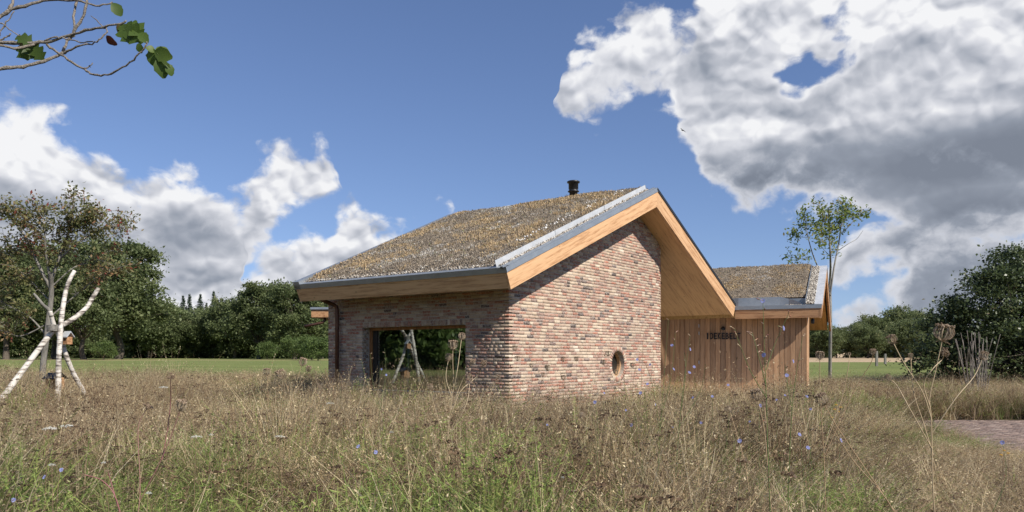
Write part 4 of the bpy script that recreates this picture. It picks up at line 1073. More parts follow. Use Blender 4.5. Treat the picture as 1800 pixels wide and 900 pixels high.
mass('undergrowth', 'dense dark undergrowth filling the wood across the field', 'undergrowth', [((px - 900) / F_PX * Y, Y, rr.uniform(.75, 1.25), rr.uniform(0, 6)) for px, Y in [(rr.uniform(-60, 900), rr.uniform(136, 160)) for _ in range(84)]] + [(rr.uniform(20, 118), rr.uniform(165, 185), rr.uniform(.9, 1.5), rr.uniform(0, 6)) for _ in range(26)], bushB, 'oak')
mass('hedge', 'leafy hedge mirrored in the big window', 'hedge', [(rr.uniform(-52, -44), y, rr.uniform(.9, 1.35), rr.uniform(0, 6)) for y in np.arange(-30, 46, 2.2)], bushB, 'bushleaf')
for i, (px, Y, sc, lb) in enumerate(((182, 94, .72, 'bright green round bush at the field edge right of the birch tripod'), (520, 100, .95, 'green bush at the field edge left of the house corner'), (548, 92, .9, 'pale green bush beside the house corner'), (470, 106, .75, 'low bush under the pair of rounded oaks'), (560, 84, .8, 'green bush touching the left house corner'))):
    stand(px, Y, 'bush', bushA, BU, lb, 'bush', rz=i * 1.1, sc=sc)
# far trees on the right, beyond the stubble field
fr = [(1440, 120, .55, 'low tree right behind the timber wing corner'), (1470, 150, .52, 'small far tree right of the slender tree trunk'), (1505, 150, .62, 'far tree at the left foot of the wooded hump'), (1540, 160, .78, 'far tree left of the crest of the wooded hump'),
      (1572, 165, .95, 'tallest far tree on the crest of the wooded hump'), (1604, 160, .86, 'far tree right of the crest of the wooded hump'), (1640, 150, .78, 'far tree beside the big dark bush'), (1415, 135, .6, 'far tree hidden by the timber wing'), (1590, 140, .62, 'lower far tree in front of the wooded hump'), (1525, 135, .52, 'lowest far tree in front of the wooded hump')]
for i, (px, Y, sc, lb) in enumerate(fr):
    stand(px, Y, 'distant_tree', oakC, OK, lb, group='far trees beyond the stubble field', rz=i * 2.1, sc=sc)
# trees to the left of the picture, seen mirrored in the window
for i, (x, y, sc) in enumerate(((-46, 14, .75), (-52, 4, .8), (-58, 24, .85), (-44, -6, .7), (-62, 12, .9), (-50, 34, .8), (-40, 22, .62))):
    place_tree('leafy_tree', oakC, OK, (x, y, gz(x, y)), ('nearest', 'second nearest', 'farthest', 'leftmost', 'deepest', 'rightmost', 'smallest')[i] + ' leafy tree mirrored in the big window', group='trees mirrored in the window', rz=i * 1.9, sc=sc)

# ---- red-tinged open tree behind the birch poles
def open_tree(seed, plan, leaf, n_leaf, spread, trunk_r):
    """plan: list of polylines (points, start radius, end radius, leafy) relative to the base"""
    rr = random.Random(seed); r = np.random.default_rng(seed); wood = MB(); C_, T_ = [], []
    for pts, r0, r1, leafy in plan:
        P = [Vector(p) for p in pts]
        # smooth
        Q = []
        for i in range(len(P) - 1):
            for k_ in range(4):
                u = k_ / 4; p_1 = P[max(i - 1, 0)]; p2 = P[i + 1]; p3 = P[min(i + 2, len(P) - 1)]; p1 = P[i]
                Q.append(.5 * ((2 * p1) + (-p_1 + p2) * u + (2 * p_1 - 5 * p1 + 4 * p2 - p3) * u * u + (-p_1 + 3 * p1 - 3 * p2 + p3) * u ** 3))
        Q.append(P[-1])
        n = len(Q); wood.tube(Q, [max(.004, r0 + (r1 - r0) * i / (n - 1)) for i in range(n)], 7, caps=False)
        if leafy:
            for i in range(int(n * (1 - leafy)), n):
                for j in range(3):
                    d = Vector((rr.gauss(0, 1), rr.gauss(0, 1), rr.gauss(.25, .6))).normalized() * spread * rr.uniform(.3, 1.0)
                    tw = Q[i] + d; wood.tube([Q[i], Q[i].lerp(tw, .5) + Vector((0, 0, .03)), tw], [.007, .005, .003], 4, caps=False)
                    m_ = max(1, int(n_leaf * rr.uniform(.5, 1.5)))
                    u = r.uniform(.3, 1.1, m_)[:, None]; c = np.array(Q[i]) * (1 - u) + np.array(tw) * u + r.normal(0, leaf * .9, (m_, 3))
                    C_.append(c); T_.append(np.clip(rr.gauss(.45, .22) + r.normal(0, .18, m_), 0, 1))
    C_ = np.concatenate(C_); T_ = np.concatenate(T_); v, f = leaf_cards(C_, leaf, r, aspect=.5)
    return wood.mesh('trunk', True), npmesh('crown', v, f, np.repeat(T_, 4))
def rel(base, pts, Y):
    rr = random.Random(len(pts) * 31 + int(pts[-1][0])); out = []
    for i, (px, py) in enumerate(pts):
        out.append(at(px, py, Y + (rr.uniform(-1, 1) * .055 * Y * i / len(pts))) - base)
    return out
Y = 22.0; bx = (70 - 900) / F_PX * Y; base = Vector((bx, Y, gz(bx, Y)))
R0 = [([(72, 730), (75, 650), (82, 590), (90, 520), (88, 480)], .09, .06, 0), ([(88, 500), (105, 450), (120, 410), (128, 370), (130, 345)], .05, .012, .75), ([(90, 510), (60, 450), (40, 410), (20, 385), (2, 372)], .045, .010, .7),
      ([(88, 490), (80, 440), (78, 400), (70, 360)], .04, .01, .7), ([(105, 455), (140, 425), (175, 405), (205, 398), (222, 405)], .035, .008, .8), ([(128, 400), (160, 380), (180, 375)], .02, .007, .9), ([(82, 590), (55, 560), (30, 545), (0, 530)], .03, .01, .6),
      ([(85, 560), (120, 530), (150, 505), (185, 480), (210, 470)], .025, .008, .6), ([(60, 450), (30, 440), (0, 450)], .02, .007, .8), ([(82, 570), (40, 590), (10, 585), (-15, 575)], .02, .006, .5), ([(90, 505), (130, 470), (165, 460), (200, 440)], .022, .006, .6),
      ([(60, 470), (20, 500), (-20, 490)], .02, .006, .6), ([(78, 420), (45, 385), (30, 365)], .02, .006, .8), ([(120, 410), (150, 390), (160, 365)], .02, .006, .8), ([(88, 530), (60, 500), (30, 470), (5, 420)], .025, .006, .7)]
me = open_tree(9, [(rel(base, p, Y), a, b_, l) for p, a, b_, l in R0], .105, 22, .62, .09)
place_tree('rowan_tree', me, ('bark_grey', 'rowan'), base, 'open tree with red-tinged leaves and grey trunk behind the birch tripod')
# ---- slender young tree right of the timber wing
Y = 36.0; bx = (1459 - 900) / F_PX * Y; base = Vector((bx, Y, gz(bx, Y)))
S0 = [([(1459, 690), (1459, 640), (1460, 560), (1459, 500), (1460, 470), (1459, 430), (1457, 400), (1456, 365)], .085, .02, .35), ([(1459, 520), (1466, 470), (1474, 430), (1478, 400), (1480, 375), (1482, 356)], .045, .012, .45), ([(1438, 470), (1428, 445), (1420, 415), (1416, 390), (1412, 378)], .03, .008, .4),
      ([(1460, 520), (1450, 500), (1438, 472)], .03, .028, 0), ([(1420, 418), (1400, 415), (1390, 412)], .012, .006, .6), ([(1428, 455), (1405, 455), (1385, 450)], .014, .006, .75), ([(1479, 410), (1495, 395), (1505, 380), (1516, 375)], .02, .006, .4), ([(1474, 440), (1492, 428), (1506, 420), (1517, 405)], .018, .005, 0),
      ([(1459, 450), (1445, 435), (1440, 420)], .015, .006, .4), ([(1457, 400), (1445, 380), (1440, 360)], .014, .006, .7), ([(1478, 400), (1490, 375), (1492, 360)], .014, .005, .8), ([(1457, 410), (1470, 390), (1470, 368)], .014, .005, .8), ([(1416, 400), (1430, 395), (1440, 405)], .012, .005, .7), ([(1459, 420), (1448, 412), (1442, 400)], .012, .005, .7)]
me = open_tree(12, [(rel(base, p, Y), a, b_, l) for p, a, b_, l in S0], .17, 7, .50, .08)
place_tree('young_tree', me, ('bark_grey', 'youngleaf'), base, 'slender young tree with light green leaves right of the timber wing')
# ---- big dark bush-like tree at the right edge
lob = [(0, 0, 3.0, 1.9, 1.6, 1.7), (1.4, .3, 4.2, 1.6, 1.4, 1.3), (-1.6, 0, 2.0, 1.3, 1.3, 1.2), (2.6, -.4, 3.0, 1.7, 1.6, 1.9), (.4, -.9, 1.5, 2.0, 1.3, 1.3), (3.8, .2, 4.0, 1.6, 1.5, 1.6), (2.2, .1, 1.3, 2.0, 1.4, 1.2), (.9, .5, 4.6, .9, .9, .8), (-.6, .2, 3.1, 1.2, 1.0, 1.0), (-2.3, .3, 1.1, 1.0, 1.0, .9), (4.6, -.5, 2.2, 1.6, 1.5, 1.6)]
me = broadleaf(77, 5.5, .9, .16, lob, 420, 150, .125, .50)
place_tree('hawthorn_tree', me, ('bark', 'oak_dark'), ((1757 - 900) / F_PX * 30, 30.0, gz(17, 30) - .1), 'big dense dark-leaved bushy tree at the right edge')
# ------------------------------------------------------------------ path
def in_poly(x, y, poly):
    c = np.zeros(np.shape(x), bool); n = len(poly)
    for i in range(n):
        (x0, y0), (x1, y1) = poly[i], poly[(i + 1) % n]
        with np.errstate(divide='ignore', invalid='ignore'):
            c ^= ((y0 > y) != (y1 > y)) & (x < (x1 - x0) * (y - y0) / (y1 - y0 + 1e-12) + x0)
    return c
PATH = [(8.1, 17.2), (9.5, 17.6), (12.5, 17.5), (34, 16.4), (34, 6.0), (6.7, 6.0), (6.75, 10.0), (7.05, 12.0), (7.5, 14.5)]
def build_path():
    a = NT('paver'); t = a.attr(); n = a.noise(a.pos(), 25, 4, .65)
    col = a.mix(a.m('MULTIPLY', n, .5), a.ramp(t, [(0, (.17, .125, .11)), (.4, (.25, .175, .15)), (.75, (.32, .235, .20)), (1, (.38, .31, .27))]), (.16, .135, .11))
    a.pbr(col, .9, normal=a.bump(n, .008), spec=.2)
    a2 = NT('path_sand'); a2.pbr((.24, .20, .15), 1.0, spec=.05)
    b = MB(); b.add([(x, y, .206) for x, y in PATH] , [tuple(range(len(PATH)))]); p = b.build('path', a2.mat); p['kind'] = 'structure'
    r = np.random.default_rng(5); bx = []; rot = R(-3)
    row = 0; y = 11.3
    L_, Wd = .21, .0525
    cs, sn = math.cos(rot), math.sin(rot)
    items = []
    for ry in np.arange(-2.5, 7.5, Wd + .004):
        off = (L_ / 2) * (row % 2); row += 1
        for rx in np.arange(-1.0, 9.0, L_ + .004):
            items.append((rx + off, ry))
    it = np.array(items); X = 7.2 + it[:, 0] * cs - it[:, 1] * sn; Yy = 11.4 + it[:, 0] * sn + it[:, 1] * cs + .0
    ok = in_poly(X, Yy, PATH); X, Yy = X[ok], Yy[ok]; n = len(X)
    z = .216 + r.normal(0, .0016, n)
    ux, uy = np.array([cs, sn]) * L_ / 2, np.array([-sn, cs]) * Wd / 2
    cor = np.array([-ux - uy, ux - uy, ux + uy, -ux + uy])
    top = np.stack([np.concatenate([X[:, None, None], Yy[:, None, None]], -1).repeat(4, 1)[..., 0] + cor[None, :, 0], Yy[:, None] + cor[None, :, 1], np.repeat(z[:, None], 4, 1) + r.normal(0, .001, (n, 4))], -1)
    bot = top.copy(); bot[..., 2] = .204
    V = np.concatenate([top, bot], 1).reshape(-1, 3)
    base = (np.arange(n) * 8)[:, None, None]
    f = np.array([[0, 1, 2, 3], [0, 4, 5, 1], [1, 5, 6, 2], [2, 6, 7, 3], [3, 7, 4, 0]])[None] + base
    o = link('pavers', npmesh('pavers', V, f.reshape(-1, 4), np.repeat(r.random(n), 8)), p, a.mat); o['kind'] = 'stuff'
build_path()

# ------------------------------------------------------------------ meadow grass (uncountable)
def strips(base, dirs, bend, length, width, nseg, r):
    """blades as tapering strips. base (n,3), dirs (n,3) start direction, bend (n,3) added towards the tip"""
    n = len(base); u = np.linspace(0, 1, nseg + 1)
    p = base[:, None, :] + length[:, None, None] * (dirs[:, None, :] * u[None, :, None] + bend[:, None, :] * (u ** 2.2)[None, :, None])
    az = r.uniform(0, 2 * np.pi, n); side = np.stack([np.cos(az), np.sin(az), np.zeros(n)], -1)
    w = width[:, None] * 2.0 * (1 - u[None, :] ** 2 * .85) * .5
    Lf = p - side[:, None, :] * w[..., None]; Rt = p + side[:, None, :] * w[..., None]
    V = np.stack([Lf, Rt], 2).reshape(n, -1, 3)
    k = 2 * (nseg + 1); f = np.array([[2 * i, 2 * i + 1, 2 * i + 3, 2 * i + 2] for i in range(nseg)])
    F_ = (f[None] + (np.arange(n) * k)[:, None, None]).reshape(-1, 4)
    return V.reshape(-1, 3), F_, k, p
def tuft(kind, seed):
    r = np.random.default_rng(seed); parts = []
    def blades(n, spread, h0, h1, w0, w1, lean, wind, t0, t1, seg=4, bendk=.35):
        b = np.concatenate([r.normal(0, spread, (n, 2)), np.full((n, 1), -.02)], 1)
        d = np.concatenate([r.normal(0, lean, (n, 2)) + [wind, 0], np.ones((n, 1))], 1); d /= np.linalg.norm(d, axis=1)[:, None]
        bend = np.concatenate([r.normal(0, bendk, (n, 2)) + [wind * 1.2, 0], -np.abs(r.normal(0, bendk * .45, (n, 1)))], 1)
        L_ = r.uniform(h0, h1, n); V, F_, k, p = strips(b, d, bend, L_, r.uniform(w0, w1, n), min(seg, 3), r)
        parts.append((V, F_, np.repeat(r.uniform(t0, t1, n), k))); return p
    def bits(p, m_, frac, size, t0, t1, spread):
        """little spikelets along the top of the stalks"""
        n, s, _ = p.shape; i = r.integers(0, n, m_); u = 1 - r.random(m_) * frac
        x = u * (s - 1); a = np.minimum(np.floor(x).astype(int), s - 2); w = (x - a)[:, None]
        c = p[i, a] * (1 - w) + p[i, a + 1] * w + r.normal(0, spread, (m_, 3)) * [1, 1, .6]
        v, f = leaf_cards(c, size, r, aspect=.35); parts.append((v, f, np.repeat(r.uniform(t0, t1, m_), 4)))
    if kind == 'straw':
        blades(26, .06, .45, 1.0, .0022, .0048, .13, .12, .18, .60, bendk=.24); blades(10, .05, .25, .6, .003, .005, .25, .1, .08, .40)
        p = blades(6, .05, .8, 1.1, .0016, .0026, .12, .18, .30, .58); bits(p, 34, .22, .022, .30, .58, .008)
    elif kind == 'panicle':
        blades(16, .06, .35, .75, .0022, .0042, .18, .10, .08, .50, bendk=.28); p = blades(11, .06, .75, 1.1, .0014, .0024, .11, .12, .06, .34, bendk=.22); bits(p, 80, .30, .020, .06, .38, .022)
    elif kind == 'green':
        blades(40, .06, .40, .95, .0035, .0075, .20, .08, .64, 1.0, bendk=.4); blades(8, .06, .4, .8, .002, .004, .2, .1, .25, .5)
    elif kind == 'dead':
        blades(14, .07, .3, .8, .0025, .005, .25, .15, .0, .22); p = blades(5, .05, .6, .95, .003, .0045, .14, .12, .0, .14); bits(p, 60, .30, .021, .0, .16, .012)
        blades(12, .06, .3, .7, .002, .004, .3, .1, .25, .5)
    elif kind == 'feather':
        p = blades(5, .035, .7, 1.0, .004, .006, .08, .05, .66, .80, bendk=.12)
        n, s, _ = p.shape; m_ = 150; i = r.integers(0, n, m_); u = .12 + .88 * r.random(m_); x = u * (s - 1); a = np.minimum(np.floor(x).astype(int), s - 2); w = (x - a)[:, None]
        c = p[i, a] * (1 - w) + p[i, a + 1] * w
        ang = r.uniform(0, 6.28, m_); d = np.stack([np.cos(ang), np.sin(ang), np.full(m_, .7)], -1); d /= np.linalg.norm(d, axis=1)[:, None]
        V, F_, k, _ = strips(c, d, np.tile([0, 0, -.25], (m_, 1)) * 1.0, .085 * (1.15 - u * .75), np.full(m_, .0065), 1, r); parts.append((V, F_, np.repeat(r.uniform(.62, .92, m_), k)))
    elif kind == 'yarrow':
        p = blades(7, .05, .65, .95, .0025, .004, .10, .06, .02, .22, bendk=.15)
        for q in p[:, -1]:
            m_ = 20; a = r.uniform(0, 6.28, m_); rad = .034 * np.sqrt(r.random(m_)); c = q + np.stack([np.cos(a) * rad, np.sin(a) * rad, r.normal(0, .003, m_)], -1)
            v, f = leaf_cards(c, .017, r, aspect=.9); parts.append((v, f, np.repeat(r.uniform(0, .16, m_), 4)))
            ray = 5; a = r.uniform(0, 6.28, ray); d = np.stack([np.cos(a) * .9, np.sin(a) * .9, np.full(ray, 1.0)], -1)
            V, F_, k, _ = strips(np.tile(q - [0, 0, .035], (ray, 1)), d, np.zeros((ray, 3)), np.full(ray, .036), np.full(ray, .002), 1, r); parts.append((V, F_, np.repeat(np.full(ray, .08), k)))
        blades(14, .07, .25, .6, .002, .004, .3, .1, .2, .5); blades(8, .07, .2, .5, .003, .005, .3, .1, .64, .9)
    elif kind == 'short':
        blades(40, .08, .35, 1.0, .003, .006, .35, .05, .20, .50, seg=3); blades(22, .08, .3, .8, .003, .006, .35, .05, .62, .95, seg=3)
    V, F_, T_, b0 = [], [], [], 0
    for v, f, t in parts:
        V.append(v); F_.append(f + b0); T_.append(t); b0 += len(v)
    return np.concatenate(V), np.concatenate(F_), np.concatenate(T_)
KINDS = ['straw', 'panicle', 'green', 'dead', 'feather', 'yarrow', 'short']
TUFTS = {kd: [tuft(kd, 300 + i * 10 + j) for j in range(4)] for i, kd in enumerate(KINDS)}
def patch(mix, seed, n=30, rad=.50):
    """about a square metre of meadow: many tufts of mixed kinds, thinning out towards the rim"""
    r = np.random.default_rng(seed); V, F_, T_, b0 = [], [], [], 0
    kinds = list(mix); w = np.array([mix[k] for k in kinds], float); w /= w.sum()
    # clumps inside the patch
    cl = r.normal(0, rad * .5, (5, 2))
    for i in range(n):
        kd = kinds[r.choice(len(kinds), p=w)]; v, f, t = TUFTS[kd][r.integers(0, 4)]
        a = r.uniform(0, 6.283) if r.random() < .4 else r.normal(0, .6); c, s_ = math.cos(a), math.sin(a)
        h = r.uniform(.62, 1.18) * (.86 if kd == 'green' else 1.0); q = r.uniform(.8, 1.25)
        if r.random() < .10 and kd in ('straw', 'panicle', 'dead'): h *= 1.28
        if r.random() < .4: o = cl[r.integers(0, 5)] + r.normal(0, .09, 2)
        else: rr_ = rad * math.sqrt(r.random()) * 1.1; an = r.uniform(0, 6.283); o = np.array([rr_ * math.cos(an), rr_ * math.sin(an)])
        tilt = r.normal(0, .10, 2)
        z = v[:, 2] * h
        V.append(np.stack([(v[:, 0] * c - v[:, 1] * s_) * q + o[0] + tilt[0] * z, (v[:, 0] * s_ + v[:, 1] * c) * q + o[1] + tilt[1] * z, z], -1)); F_.append(f + b0); T_.append(np.clip(t + r.normal(0, .012), 0, 1)); b0 += len(v)
    return npmesh('meadow_patch', np.concatenate(V), np.concatenate(F_), np.concatenate(T_))
MIXES = [{'straw': 8, 'panicle': 2, 'green': 2, 'dead': .5}, {'straw': 3, 'panicle': 7, 'green': 2, 'dead': 1}, {'green': 10, 'straw': 1.2, 'panicle': .8, 'feather': 1}, {'dead': 4, 'panicle': 3, 'straw': 2, 'yarrow': 1.5, 'green': 1}, {'feather': 6, 'green': 6, 'straw': 1.2, 'yarrow': .5}, {'yarrow': 2.5, 'green': 8, 'straw': 1, 'feather': 2}]
PER = 4
protos = bpy.data.collections.new('meadow_patches')
for i, mx in enumerate(MIXES):
    for j in range(PER):
        me = patch(mx, 700 + i * 10 + j); me.materials.append(M['grass'])
        protos.objects.link(bpy.data.objects.new('patch_%02d' % (i * PER + j), me))
def scatter_group():
    g = bpy.data.node_groups.new('scatter', 'GeometryNodeTree')
    g.interface.new_socket('Geometry', in_out='INPUT', socket_type='NodeSocketGeometry'); g.interface.new_socket('Geometry', in_out='OUTPUT', socket_type='NodeSocketGeometry')
    n = lambda k: g.nodes.new(k)
    gi, go, ci, ip = n('NodeGroupInput'), n('NodeGroupOutput'), n('GeometryNodeCollectionInfo'), n('GeometryNodeInstanceOnPoints')
    ci.inputs['Collection'].default_value = protos; ci.inputs['Separate Children'].default_value = True; ci.inputs['Reset Children'].default_value = True
    def attr(name, ty):
        a = n('GeometryNodeInputNamedAttribute'); a.data_type = ty; a.inputs['Name'].default_value = name; return [o for o in a.outputs if o.enabled and o.name == 'Attribute'][0]
    er = n('FunctionNodeEulerToRotation')
    L = g.links.new
    L(gi.outputs[0], ip.inputs['Points']); L(ci.outputs[0], ip.inputs['Instance']); ip.inputs['Pick Instance'].default_value = True
    L(attr('idx', 'INT'), ip.inputs['Instance Index']); L(attr('rot', 'FLOAT_VECTOR'), er.inputs[0]); L(er.outputs[0], ip.inputs['Rotation']); L(attr('scl', 'FLOAT_VECTOR'), ip.inputs['Scale'])
    L(ip.outputs[0], go.inputs[0]); return g
SCAT = scatter_group()
def blocked(x, y):
    dx, dy = x - CORNER.x, y - CORNER.y; t = dx * G2.x + dy * G2.y; s = dx * L2.x + dy * L2.y
    bad = (t > -.12) & (t < 6.9) & (s > -.10) & (s < 5.6)
    ex, ey = x - Q_PT.x, y - Q_PT.y; u = ex * U2.x + ey * U2.y; w = ex * K2.x + ey * K2.y
    bad |= (u > .25) & (u < 7) & (w > -1.2) & (w < 6.5)
    bad |= (u > 1.2) & (u < 7) & (w > -2.4) & (w < 6.5)
    return bad | in_poly(x, y, PATH)
def meadow(name, label, y0, y1, step, seed, hscale, grow, dens_fn=None, margin=2.0):
    r = np.random.default_rng(seed)
    ys = np.arange(y0, y1, step * .87); X, Y_ = [], []
    for i, yy in enumerate(ys):
        lim = .66 * yy + margin; xs = np.arange(-lim, lim, step) + (step / 2 if i % 2 else 0); X.append(xs); Y_.append(np.full(len(xs), yy))
    x = np.concatenate(X); y = np.concatenate(Y_); x += r.normal(0, step * .22, len(x)); y += r.normal(0, step * .22, len(x))
    # a patch reaches about .45 m: keep its middle clear of walls and paving
    ok = ~blocked(x, y)
    for a in np.arange(0, 6.28, .785): ok &= ~blocked(x + .40 * grow * math.cos(a), y + .40 * grow * math.sin(a))
    if dens_fn is not None: ok &= r.random(len(x)) < dens_fn(x, y)
    x, y = x[ok], y[ok]; n = len(x)
    gmap = fbm(x + 60, y + 10, seed + 1, 3, .45, .55); bmap = fbm(x + 60, y + 30, seed + 2, 3, .6, .55); rx = x / np.maximum(y, 1)
    green = (gmap - .5) * 2.4 + .20 + np.clip(.12 - rx, 0, .6) * 1.25 * np.clip((9 - y) / 4, 0, 1) - np.clip(rx - .15, 0, .5) * .7 * np.clip((14 - y) / 5, 0, 1)
    q = r.random(n); kind = np.where(q < .56, 0, np.where(q < .80, 1, 3))
    kind = np.where((bmap > .56) & (r.random(n) < .55), 3, kind)
    isg = r.random(n) < np.clip(green, .04, .85); k2 = r.random(n)
    kind = np.where(isg, np.where(k2 < .46, 2, np.where(k2 < .80, 4, 5)), kind)
    h = hscale(x, y) * r.uniform(.80, 1.2, n)
    me = bpy.data.meshes.new(name)
    me.vertices.add(n); me.vertices.foreach_set('co', np.stack([x, y, ground(x, y)], -1).astype(np.float32).ravel())
    a = me.attributes.new('idx', 'INT', 'POINT'); a.data.foreach_set('value', (kind * PER + r.integers(0, PER, n)).astype(np.int32))
    rot = np.stack([r.normal(0, .03, n), r.normal(.02, .03, n), np.where(r.random(n) < .3, r.uniform(-np.pi, np.pi, n), r.normal(0, .8, n))], -1)
    a = me.attributes.new('rot', 'FLOAT_VECTOR', 'POINT'); a.data.foreach_set('vector', rot.astype(np.float32).ravel())
    wx = grow * r.uniform(.9, 1.15, n)
    a = me.attributes.new('scl', 'FLOAT_VECTOR', 'POINT'); a.data.foreach_set('vector', np.stack([wx, wx, h], -1).astype(np.float32).ravel())
    me.update()
    o = link(name, me); m = o.modifiers.new('scatter', 'NODES'); m.node_group = SCAT
    tag(o, label, 'grass', kind='stuff'); return o
def h_near(x, y):
    rx = x / np.maximum(y, .5); n = fbm(x + 60, y + 10, 77, 3, .5)
    h = .78 + .38 * (n - .5) * 2 + .10 * np.clip((y - 9) / 8, 0, 1) + .16 * np.clip((y - 15) / 6, 0, 1)
    h = h * (1 - .45 * np.clip((rx - .32) / .15, 0, 1) * np.clip((16 - y) / 3, 0, 1))     # low beside the path
    h = h * (1 - .45 * np.clip((x - 5.2) / 1.2, 0, 1) * np.clip((17 - y) / 2, 0, 1) * np.clip((y - 6) / 3, 0, 1))
    return np.clip(h, .22, 1.2)
def h_far(x, y): return .74 * np.clip((41 - y) / 9, .4, 1) * (1 - .30 * (x > 9))
meadow('meadow_grass', 'tall dry meadow grass with green patches in front of the house', 2.4, 19.0, .60, 41, h_near, 1.0)
def far_dens(x, y): return np.clip((35.5 + 1.5 * np.sin(x * .4) - y) / 3, 0, 1)
meadow('far_meadow_grass', 'dry meadow grass behind and beside the house up to the mown field', 19.0, 37.0, .95, 43, h_far, 1.7, far_dens)
# ------------------------------------------------------------------ birch tripod with bird houses
def smooth(pts, k=5):
    P = [Vector(p) for p in pts]; Q = []
    for i in range(len(P) - 1):
        p0, p1, p2, p3 = P[max(i - 1, 0)], P[i], P[i + 1], P[min(i + 2, len(P) - 1)]
        for j in range(k):
            u = j / k; Q.append(.5 * ((2 * p1) + (-p0 + p2) * u + (2 * p0 - 5 * p1 + 4 * p2 - p3) * u * u + (-p0 + 3 * p1 - 3 * p2 + p3) * u ** 3))
    Q.append(P[-1]); return Q
TY = 14.8
tp = empty('birch_tripod', at(95, 770, TY) * Vector((1, 1, 0)) + Vector((0, 0, .2)) if False else Vector((at(95, 770, TY).x, TY, .2)), 'tripod of three white birch poles with forked tops standing in the grass', 'pole tripod')
def pole(name, pts, r0, r1, mat='birch'):
    Q = smooth([at(px, py, TY + dy) for px, py, dy in pts]); n = len(Q); b = MB(); rr_ = random.Random(int(r0 * 1e4))
    b.tube(Q, [(r0 + (r1 - r0) * i / (n - 1)) * rr_.uniform(.94, 1.06) for i in range(n)], 12); return b.build(name, M[mat], tp, True)
pole('pole', [(93, 778, -.35), (96, 735, -.32), (102, 690, -.25), (103, 640, -.18), (105, 600, -.12), (108, 560, -.05), (114, 520, .05), (121, 495, .12), (131, 476, .2)], .056, .034)
pole('pole', [(-25, 742, -.9), (0, 706, -.65), (45, 645, -.3), (85, 592, -.02), (100, 577, .05), (125, 563, .2), (150, 543, .35), (163, 523, .45), (173, 507, .55)], .056, .038)
pole('pole', [(168, 765, .9), (158, 728, .72), (148, 692, .5), (132, 662, .35), (118, 630, .2), (108, 600, .1), (96, 575, .0), (91, 558, -.08), (88, 547, -.12)], .048, .036)
pole('branch_stub', [(90, 556, -.1), (86, 545, -.12), (76, 536, -.2), (66, 524, -.25), (59, 516, -.3)], .036, .020, 'bark_grey')
b = MB()
for i in range(7):
    c = at(97, 572 + i * 1.6, TY); b.tube([c + Vector((.13 * math.cos(a), .13 * math.sin(a), .008 * math.sin(3 * a + i))) for a in [2 * math.pi * k / 18 for k in range(19)]], .014, 6, caps=False)
o = b.build('rope_lashing', M['bark_grey'], tp, True)
def bird_house(px, py, Y, label, w, d, h, roofmat, open_front):
    c = at(px, py, Y); t = empty('bird_house', c, label, 'bird house')
    a = R(-18); ca, sa = math.cos(a), math.sin(a)
    def fn(x, y, z): return Vector((c.x + x * ca - y * sa, c.y + x * sa + y * ca, c.z + z))
    if open_front:
        for sx in (-1, 1):
            q = MB(); q.box((sx * w * .42 - .012, -d * .4, -h * .9), (sx * w * .42 + .012, d * .4, .02), .5, fn); q.build('side_panel', M['fascia_wing'], t)
        q = MB(); q.box((-w * .42, -d * .42, -h), (w * .42, d * .42, -h * .88), .6, fn); q.build('tray', M['fascia_wing'], t)
    else:
        q = MB(); q.box((-w * .40, -d * .42, -h), (w * .40, d * .42, 0), .4, fn); bd = q.build('box', M['fascia_wing'], t)
        q = MB(); q.tube([fn(0, -d * .425, -h * .4), fn(0, -d * .44, -h * .4)], .018, 10); q.build('entrance', M['lining'], bd)
    for sy in (-1, 1):
        q = MB(); q.hexa([fn(-w * .62, sy * d * .62, -.015), fn(w * .62, sy * d * .62, -.015), fn(w * .62, 0, .085), fn(-w * .62, 0, .085), fn(-w * .62, sy * d * .62, .003), fn(w * .62, sy * d * .62, .003), fn(w * .62, 0, .105), fn(-w * .62, 0, .105)]); q.build('roof_panel', M[roofmat], t)
    return t
bird_house(97, 665, TY + .1, 'bird feeder with a black pitched roof between the birch poles', .27, .22, .20, 'black', True)
bird_house(119, 592, TY + .05, 'small nest box with a pale roof high on the birch tripod', .125, .14, .14, 'zinc_light', False)
q = MB(); q.tube([at(90, 585, TY + .1), at(92, 664, TY + .1)], .004, 5); q.tube([at(100, 585, TY + .1), at(101, 664, TY + .1)], .004, 5)

# ------------------------------------------------------------------ bundle of bare sticks before the dark bush
c = at(1716, 690, 24.0); c.z = gz(c.x, 24.0)
sb = empty('stick_bundle', c, 'bundle of bare upright grey sticks in front of the dark bush', 'sticks')
rr = random.Random(8)
for i in range(30):
    bxp = rr.uniform(1702, 1732); top = 1717 + (bxp - 1717) * rr.uniform(1.2, 2.4) + rr.gauss(0, 9); ty = rr.uniform(583, 628) - abs(top - 1722) * .1
    y0, y1 = 24 + rr.uniform(-.3, .3), 24 + rr.uniform(-.6, .6)
    p0, p1 = at(bxp, 690, y0), at(top, ty, y1); p0.z = gz(p0.x, y0) - .05; mid = p0.lerp(p1, .5) + Vector((rr.gauss(0, .05), rr.gauss(0, .05), 0))
    q = MB(); q.tube(smooth([p0, mid, p1], 3), [.013, .013, .012, .011, .010, .009, .007], 6); q.build('stick', M['twig'], sb, True)

